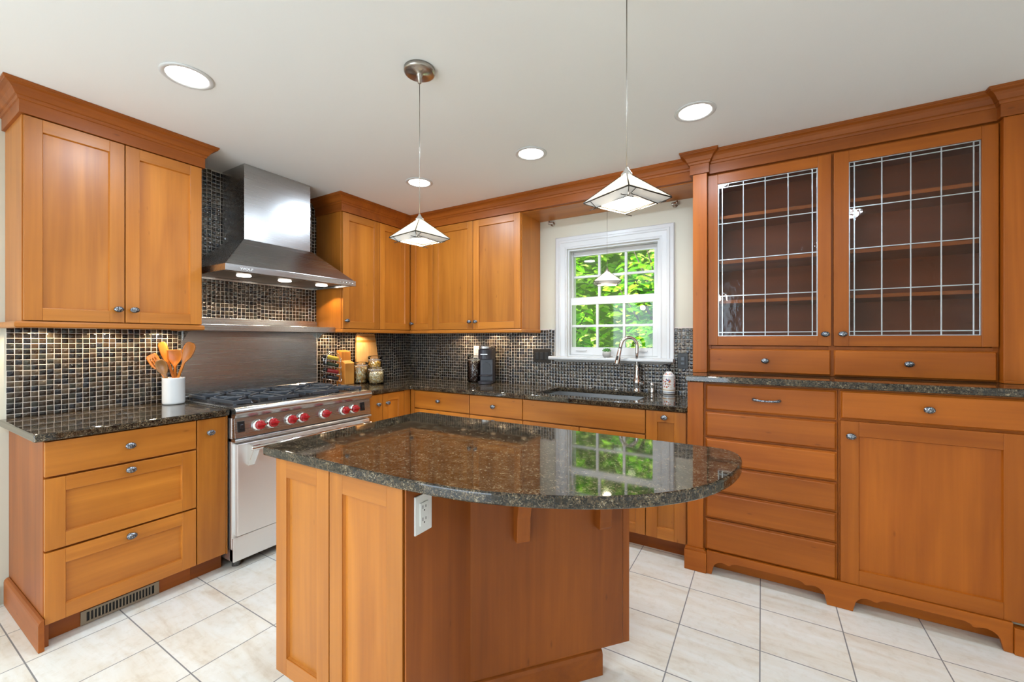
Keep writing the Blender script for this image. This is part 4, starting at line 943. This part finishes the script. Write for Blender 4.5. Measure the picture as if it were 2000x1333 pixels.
# wooden blocks and boards
M['board'] = wood('pale_board_wood', 2, dark=(.56, .29, .09), lite=(.78, .49, .20), rough=.45, coat=.1)
M['boardh'] = wood('honey_block_wood', 2, dark=(.55, .20, .03), lite=(.72, .33, .07), rough=.4, coat=.15)
bm = NB(); prism(bm, [(0, .001), (.115, .001), (.115, .185), (.070, .205), (.066, .285), (.0, .300)], -.903, -.806, lambda p, q: (.012 + p[0], q, CT + p[1])); 
tag(obj('knife_block', bm, M['boardh'], bevel=.004, loc=(.06, -.85, CT)), 'stepped honey coloured wooden block against the mosaic', 'block')
t = thing('cutting_board', 'tall pale cutting board with two darker stripes leaning on the wall', 'cutting board', (.05, -.60, CT + .001))
yb0, yb1 = -.738, -.462
bz = lambda z: .052 - .040 * (z - CT) / .445
def bslice(bm, w0, w1, za, zb, mi=0, th=.020, off=0):
    yc_ = (yb0 + yb1) / 2
    hexa(bm, [(bz(za) + c + off, yc_ + s * w, za) if 0 else (bz(z) + c + off, yc_ + s * w, z) for c in (-.0, th) for (s, w, z) in ((-1, w0, za), (1, w0, za), (1, w1, zb), (-1, w1, zb))], mi)
zs = [CT + .0015, CT + .20, CT + .365, CT + .385, CT + .412, CT + .424, CT + .446]; ws = [.138, .126, .112, .110, .106, .104, .096]
bm = NB()
for i in range(6):
    if i in (2, 4): continue
    bslice(bm, ws[i], ws[i + 1], zs[i], zs[i + 1])
obj('board', bm, M['board'], t)
bm = NB()
for i in (2, 4): bslice(bm, ws[i], ws[i + 1], zs[i], zs[i + 1])
obj('stripe', bm, M['boardh'], t)
# clip top jars
def jar(x, y, r, h, label, fill, fillh, cname):
    t = thing('glass_jar', label, 'jar', (x, y, CT + .001), 'clip top glass jars')
    z = CT + .001
    bm = NB(); hb = h * .82
    lathe(bm, [(0, .001), (r * .92, .001), (r, .008), (r, hb - .018), (r * .90, hb - .004), (r * .90, hb)], (x, y, z), seg=32)
    obj('glass_body', bm, M['jar_glass'], t)
    bm = NB(); lathe(bm, [(r * .93, hb + .003), (r * .97, hb + .006), (r * .97, h - .012), (r * .8, h - .004), (0, h)], (x, y, z), seg=32); obj('glass_lid', bm, M['jar_glass'], t)
    bm = NB(); lathe(bm, [(r * .90, hb), (r * .97, hb), (r * .97, hb + .004), (r * .90, hb + .004)], (x, y, z), seg=32); obj('rubber_seal', bm, plain('seal', (.75, .70, .62), .5), t)
    bm = NB()
    for zz in (hb - .010, hb + .010): tube(bm, [(x + math.cos(a) * (r * .96 + .003), y + math.sin(a) * (r * .96 + .003), z + zz) for a in [2 * PI * k / 32 for k in range(33)]], .0015, 6)
    a = math.radians(-70); px, py = x + math.cos(a) * (r + .006), y + math.sin(a) * (r + .006)
    tube(bm, [(px, py, z + hb + .018), (px + .006 * math.cos(a), py + .006 * math.sin(a), z + hb - .004), (px, py, z + hb - .040)], .002, 6)
    obj('wire_clip', bm, M['chrome'], t)
    vs, fs, cols = [], [], []; r_ = random.Random(len(label)); ri = r * .90
    n = fill['n']
    for i in range(n):
        a = r_.uniform(0, 2 * PI); rr = ri * math.sqrt(r_.uniform(fill.get('r0', .35), 1)); zz = .014 + (fillh - .02) * r_.random()
        p = Vector((x + rr * math.cos(a) * .92, y + rr * math.sin(a) * .92, z + zz)); u = Vector((r_.gauss(0, 1), r_.gauss(0, 1), r_.gauss(0, 1))).normalized(); v, w, _ = basis(u); s = fill['s'] * r_.uniform(.7, 1.2)
        k = len(vs); q = [(u * s), (v * s * .6), (w * s * .5)]
        for e in (q[0], -q[0], q[1], -q[1], q[2], -q[2]):
            e2 = p + e; rad = math.hypot(e2.x - x, e2.y - y)
            if rad > ri: e2.x = x + (e2.x - x) * ri / rad; e2.y = y + (e2.y - y) * ri / rad
            vs.append(tuple(e2))
        for f in ((0, 2, 4), (2, 1, 4), (1, 3, 4), (3, 0, 4), (2, 0, 5), (1, 2, 5), (3, 1, 5), (0, 3, 5)): fs.append(tuple(k + c for c in f))
        c = r_.choice(fill['c']); g = r_.uniform(.75, 1.15); cols += [(c[0] * g, c[1] * g, c[2] * g, 1)] * 6
    me = bpy.data.meshes.new(cname); me.from_pydata(vs, [], fs); at_ = me.color_attributes.new('Col', 'FLOAT_COLOR', 'POINT')
    for i, c in enumerate(cols): at_.data[i].color = c
    bm = bmesh.new(); bm.from_mesh(me); bpy.data.meshes.remove(me)
    lathe(bm, [(0, .012), (ri * .62, .012), (ri * .62, fillh * .93), (0, fillh * .93)], (x, y, z), seg=16)
    cl = bm.verts.layers.float_color['Col']; cc = fill['c'][0]
    for v in bm.verts:
        if v[cl][3] < .5: v[cl] = (*cc, 1)
    o = obj(cname, bm, M['contents'], t); tag(o, None, kind='stuff'); return t
M['contents'] = attr_mat('dry_contents', .5)
pasta = dict(n=420, s=.016, c=[(.86, .66, .30), (.92, .78, .46), (.84, .50, .16), (.95, .88, .66), (.74, .42, .12)])
shells = dict(n=380, s=.015, c=[(.95, .84, .54), (.97, .92, .72), (.90, .72, .38), (.80, .58, .26)])
chips = dict(n=320, s=.018, c=[(.92, .58, .10), (.95, .66, .16), (.84, .46, .06)])
beans = dict(n=1500, s=.0072, c=[(.085, .026, .012), (.12, .040, .018), (.055, .018, .010)], r0=.55)
jar(.130, -.738, .062, .192, 'clip top jar of mixed pasta next to the wooden block', pasta, .150, 'pasta')
jar(.285, -.700, .070, .150, 'squat clip top jar of shell pasta in front of the others', shells, .105, 'shell_pasta')
jar(.150, -.600, .062, .245, 'taller clip top jar of orange pasta at the back', chips, .195, 'orange_pasta')
jar(.925, -.105, .066, .245, 'clip top jar of coffee beans beside the coffee maker', beans, .198, 'coffee_beans')
# coffee maker
M['cm'] = plain('charcoal_plastic', (.030, .028, .036), .38)
M['cmd'] = plain('dark_charcoal_plastic', (.014, .013, .017), .4)
t = thing('coffee_maker', 'slim charcoal single cup coffee maker on the back worktop', 'coffee maker', (1.095, -.155, CT + .001), rotz=math.radians(22))
w = .062
bm = NB(); bx(bm, -w, w, -.005, .105, .0, .320); body_o = obj('tower', bm, M['cm'], t, .010, 3, local=True)
bm = NB(); prism(bm, [(-w, .02)] + [(w * math.sin(math.radians(q)) , -.075 - .05 * math.cos(math.radians(q)) + .02) for q in range(-80, 81, 16)] + [(w, .02)], .215, .305); obj('brew_head', bm, M['cm'], t, .006, 3, local=True)
bm = NB(); prism(bm, [(-w * .9, .09)] + [(w * .9 * math.sin(math.radians(q)), -.06 - .035 * math.cos(math.radians(q))) for q in range(-80, 81, 20)] + [(w * .9, .09)], .306, .334); obj('lid', bm, M['steel'], t, .006, 3, local=True)
bm = NB(); prism(bm, [(-w, -.006)] + [(w * math.sin(math.radians(q)), -.07 - .05 * math.cos(math.radians(q))) for q in range(-80, 81, 16)] + [(w, -.006)], .0, .022); obj('drip_base', bm, M['cm'], t, .004, 3, local=True)
bm = NB(); prism(bm, [(-w * .86, -.007)] + [(w * .86 * math.sin(math.radians(q)), -.055 - .05 * math.cos(math.radians(q))) for q in range(-80, 81, 16)] + [(w * .86, -.007)], .066, .076); obj('cup_tray', bm, M['cm'], t, .003, local=True)
bm = NB(); prism(bm, [(-.036, .090)] + [(.036 * math.cos(math.radians(q)), .150 + .036 * math.sin(math.radians(q))) for q in range(180, -1, -15)] + [(.036, .090)], -.0075, -.0052, lambda p, q: (p[0], q, p[1])); obj('back_recess', bm, M['cmd'], t, .001, local=True)
bm = NB(); bx(bm, -.030, .030, -.110, -.1075, .258, .264); obj('badge', bm, M['steel'], t, local=True)
# faucet
FX, FY = 2.408, -.068
t = thing('kitchen_faucet', 'chrome pull-down gooseneck faucet behind the sink', 'faucet', (FX, FY, CT))
bm = NB(); lathe(bm, [(0, .0005), (.030, .0005), (.031, .006), (.025, .010), (.023, .030), (.026, .040), (.030, .055), (.031, .075), (.027, .092), (.020, .100), (.018, .125), (.0155, .160), (.0140, .200), (0, .200)], (FX, FY, CT), seg=24); obj('base', bm, M['chrome'], t)
dirn = Vector((-.82, -.57, 0)).normalized(); rr = .062
pts = [Vector((FX, FY, CT + .19)), Vector((FX, FY, CT + .30))]
cen = Vector((FX, FY, CT + .345)) + dirn * rr
pts += [cen - dirn * rr * math.cos(math.radians(q)) + Vector((0, 0, 1)) * rr * math.sin(math.radians(q)) for q in range(0, 171, 15)]
e = pts[-1]; dd = (dirn * .22 + Vector((0, 0, -1))).normalized()
pts += [e + dd * .02, e + dd * .04]
bm = NB(); tube(bm, pts, .0135, 16); obj('gooseneck', bm, M['chrome'], t)
bm = NB(); lathe(bm, [(0, 0), (.0145, 0), (.0155, .01), (.0170, .06), (.0215, .11), (.0215, .118), (.018, .121), (0, .121)], pts[-1], dd, 20); sp = obj('spray_head', bm, M['chrome'], t)
bm = NB(); fc = (Vector((.514, -.8577, 0))); side = -dirn.cross(Vector((0, 0, 1)))
pp = pts[-1] + dd * .055; nn = Vector((-.1, -1, 0)).normalized(); nn = (nn - dd * nn.dot(dd)).normalized(); ss = dd.cross(nn)
hexa(bm, [pp + dd * l + ss * s + nn * h for h in (.012, .0225) for l, s in ((0, -.006), (.035, -.007), (.035, .007), (0, .006))]); obj('button', bm, M['blackplastic'], sp, .002)
bm = NB(); lathe(bm, [(0, 0), (.014, 0), (.016, .02), (.013, .034), (.0, .036)], (FX + .022, FY - .004, CT + .066), (1, -.15, .05), 18); tube(bm, [(FX + .045, FY - .006, CT + .070), (FX + .040, FY - .040, CT + .080), (FX + .030, FY - .085, CT + .088)], [.008, .007, .006], 10); obj('lever', bm, M['chrome'], t)
def disc(x, y, label, h=.008, r=.024):
    bm = NB(); lathe(bm, [(0, .0005), (r, .0005), (r, h * .6), (r * .8, h), (0, h)], (x, y, CT), seg=24)
    tag(obj('sink_hole_cover', bm, M['chrome'], loc=(x, y, CT)), label, 'cover', 'chrome covers behind the sink')
disc(2.035, -.050, 'flat chrome hole cover behind the left of the sink'); disc(2.245, -.050, 'flat chrome hole cover left of the faucet')
bm = NB(); lathe(bm, [(0, .0005), (.024, .0005), (.024, .004), (.018, .006), (.018, .044), (.020, .048), (.020, .066), (.016, .070), (0, .070)], (2.515, -.050, CT), seg=22)
tag(obj('air_gap', bm, M['chrome'], loc=(2.515, -.05, CT)), 'chrome air gap cap right of the faucet', 'air gap')
# soap dispenser
def soapmat():
    m, nt, b_, L = mat('painted_ceramic'); tc = node(nt, 'ShaderNodeTexCoord'); mp = mapping(nt, L, (1, 1, 1))
    v = node(nt, 'ShaderNodeTexVoronoi'); v.inputs['Scale'].default_value = 170; L.new(mp.outputs[0], v.inputs['Vector'])
    sepc = node(nt, 'ShaderNodeSeparateColor'); L.new(v.outputs['Color'], sepc.inputs[0])
    r = ramp(nt, [(0, (.84, .82, .78)), (.42, (.55, .10, .04)), (.58, (.08, .12, .32)), (.68, (.84, .82, .78)), (.80, (.70, .42, .10)), (.90, (.30, .06, .04))], 'CONSTANT'); L.new(sepc.outputs[0], r.inputs[0])
    L.new(r.outputs[0], b_.inputs['Base Color']); setp(b_, rough=.2, coat=.4); return m
M['soapart'] = soapmat(); SX, SY = 2.640, -.085
M['band1'] = plain('ochre_glaze', (.50, .26, .05), .25); M['band2'] = plain('blue_glaze', (.05, .08, .16), .25); M['soapwhite'] = plain('ivory_glaze', (.82, .80, .75), .22, coat=.4)
t = thing('soap_dispenser', 'ivory ceramic soap dispenser with painted flowers beside the sink', 'soap dispenser', (SX, SY, CT))
bm = NB(); prof = [(0, .001), (.040, .001), (.043, .005), (.0435, .012), (.0435, .016), (.044, .028), (.044, .033), (.044, .120), (.0435, .124), (.0435, .127), (.040, .134), (.018, .160), (.014, .163), (0, .164)]
lathe(bm, prof, (SX, SY, CT), seg=32, mis=[0, 0, 0, 2, 0, 1, 0, 0, 2, 0, 0, 0, 0]); bo = obj('bottle', bm, [M['soapwhite'], M['band1'], M['band2']], t)
def patch(z0, z1, a0, a1, r0, r1, m, n=12):
    bm = NB(); A = [[bm.verts.new((SX + r * math.cos(math.radians(a0 + (a1 - a0) * k / n)), SY + r * math.sin(math.radians(a0 + (a1 - a0) * k / n)), CT + z)) for k in range(n + 1)] for r, z in ((r0 - .001, z0), (r0 + .0005, z0), (r1 + .0005, z1), (r1 - .001, z1))]
    for i in range(4):
        for k in range(n): bm.faces.new([A[i][k], A[i][k + 1], A[(i + 1) % 4][k + 1], A[(i + 1) % 4][k]])
    return obj('painted_flowers', bm, m, bo, smooth=False)
patch(.045, .112, -165, -60, .044, .044, M['soapart']); patch(.050, .112, -35, 20, .044, .044, M['soapart']); patch(.140, .150, -150, -40, .0350, .0265, M['soapart'])
bm = NB(); lathe(bm, [(0, .162), (.015, .162), (.015, .174), (.008, .177), (.005, .178), (.005, .196), (.011, .199), (.013, .214), (.010, .217), (0, .218)], (SX, SY, CT), seg=18); tube(bm, [(SX, SY, CT + .210), (SX - .035, SY - .015, CT + .209), (SX - .042, SY - .018, CT + .204)], .0045, 8); obj('pump', bm, M['blackplastic'], t)
# succulent on the sill
PX, PY, PZ = 2.168, -.052, 1.1650
t = thing('potted_succulent', 'tiny green succulent in a round grey pot on the sill', 'plant', (PX, PY, PZ))
bm = NB(); lathe(bm, [(0, 0), (.020, 0), (.030, .010), (.034, .024), (.032, .040), (.026, .048), (.023, .048), (.023, .040), (0, .040)], (PX, PY, PZ), seg=24); obj('pot', bm, plain('grey_concrete', (.42, .40, .37), .7), t)
bm = NB()
for ring, (n, el, ln) in enumerate(((7, 25, .040), (6, 48, .040), (4, 72, .036))):
    for k in range(n):
        a = 2 * PI * k / n + ring * .4; d = Vector((math.cos(a) * math.cos(math.radians(el)), math.sin(a) * math.cos(math.radians(el)), math.sin(math.radians(el))))
        o_ = Vector((PX, PY, PZ + .040)); tube(bm, [o_ + d * ln * f for f in (0, .3, .65, .9, 1)], [.004, .008, .0085, .004, .0008], 7)
obj('leaves', bm, plain('succulent_green', (.10, .26, .06), .45), t)

# ------------------------------------------------------------------ garden outside the window
def leaves(name, n, sampler, size, cols, parent, seed, droop=.5):
    r = random.Random(seed); vs, fs, cc = [], [], []
    for i in range(n):
        p = Vector(sampler(r)); s = size * r.uniform(.55, 1.25); az = r.uniform(0, 2 * PI); d = Vector((math.cos(az), math.sin(az), -droop * r.random())).normalized()
        up = (Vector((0, 0, 1)) + Vector((r.gauss(0, .35), r.gauss(0, .35) - .25, 0))).normalized(); w = d.cross(up).normalized(); up = w.cross(d)
        k = len(vs); f = .12 * s
        for (l, ww, h) in ((0, 0, 0), (.30, .25, f), (.62, .27, f), (1, 0, -.05 * s), (.62, -.27, f), (.30, -.25, f), (.5, 0, 0)): vs.append(tuple(p + d * l * s + w * ww * s + up * h))
        for q in ((0, 1, 6), (1, 2, 6), (2, 3, 6), (3, 4, 6), (4, 5, 6), (5, 0, 6)): fs.append(tuple(k + c for c in q))
        c = r.choice(cols); g = r.uniform(.7, 1.25); cc += [(c[0] * g, c[1] * g, c[2] * g, 1)] * 7
    me = bpy.data.meshes.new(name); me.from_pydata(vs, [], fs); a_ = me.color_attributes.new('Col', 'FLOAT_COLOR', 'POINT')
    for i, c in enumerate(cc): a_.data[i].color = c
    me.materials.append(M['leaf']); o = bpy.data.objects.new(name, me); C.objects.link(o); o.parent = parent; o.location = -OFF[parent]; OFF[o] = OFF[parent]
    tag(o, None, kind='stuff'); return o
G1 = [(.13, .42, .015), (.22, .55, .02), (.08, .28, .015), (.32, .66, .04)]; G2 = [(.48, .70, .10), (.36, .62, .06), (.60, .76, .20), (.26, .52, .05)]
b = NB(); bx(b, -25, 25, .5, 40, -1.3, -1.2); struct(obj('ground', b, M['lawn']), 'grass outside the window')
def tree(base, h, label, n, spread, size, cols, seed, zlo, group):
    t = thing('leafy_tree', label, 'tree', base, group); bm = NB(); r = random.Random(seed); B = Vector(base)
    tube(bm, [B, B + Vector((.05, 0, h * .4)), B + Vector((-.05, .1, h))], [.07, .05, .02], 8)
    tips = []
    for k in range(14):
        a = r.uniform(0, 2 * PI); z = zlo + (h - zlo) * r.random(); e = B + Vector((math.cos(a) * spread * r.uniform(.5, 1), math.sin(a) * spread * .6 * r.uniform(.5, 1), z + .3)); m_ = B.lerp(e, .5); m_.z = B.z + z * .9
        tube(bm, [B + Vector((0, 0, z * .75)), m_, e], [.022, .014, .005], 6); tips.append((B + Vector((0, 0, z * .75)), m_, e))
    obj('trunk', bm, M['bark'], t)
    def samp(q):
        a_, b_, c_ = q.choice(tips); s = q.random(); p = (a_.lerp(b_, s) if q.random() < .35 else b_.lerp(c_, s)); return p + Vector((q.gauss(0, .14), q.gauss(0, .14), q.gauss(0, .12))) * (spread / .9)
    leaves('foliage', n, samp, size, cols, t, seed + 1); return t
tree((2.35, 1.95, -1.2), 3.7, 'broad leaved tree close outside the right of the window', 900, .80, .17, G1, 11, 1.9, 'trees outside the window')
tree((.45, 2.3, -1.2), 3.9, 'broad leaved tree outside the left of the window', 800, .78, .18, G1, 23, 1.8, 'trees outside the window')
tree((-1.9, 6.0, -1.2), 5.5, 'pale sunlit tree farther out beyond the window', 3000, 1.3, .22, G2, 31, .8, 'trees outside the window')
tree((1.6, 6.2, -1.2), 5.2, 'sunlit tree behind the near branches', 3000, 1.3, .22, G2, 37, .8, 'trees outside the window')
t = thing('hedge', 'thick sunlit hedge closing off the garden', 'hedge', (0, 10.5, -1.2))
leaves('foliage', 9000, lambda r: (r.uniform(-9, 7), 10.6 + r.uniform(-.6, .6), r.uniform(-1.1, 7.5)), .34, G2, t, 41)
bm = NB(); bx(bm, -9.5, 7.5, 11.3, 11.6, -1.2, 7.6); obj('core', bm, plain('hedge_core', (.16, .26, .04), .9), t)
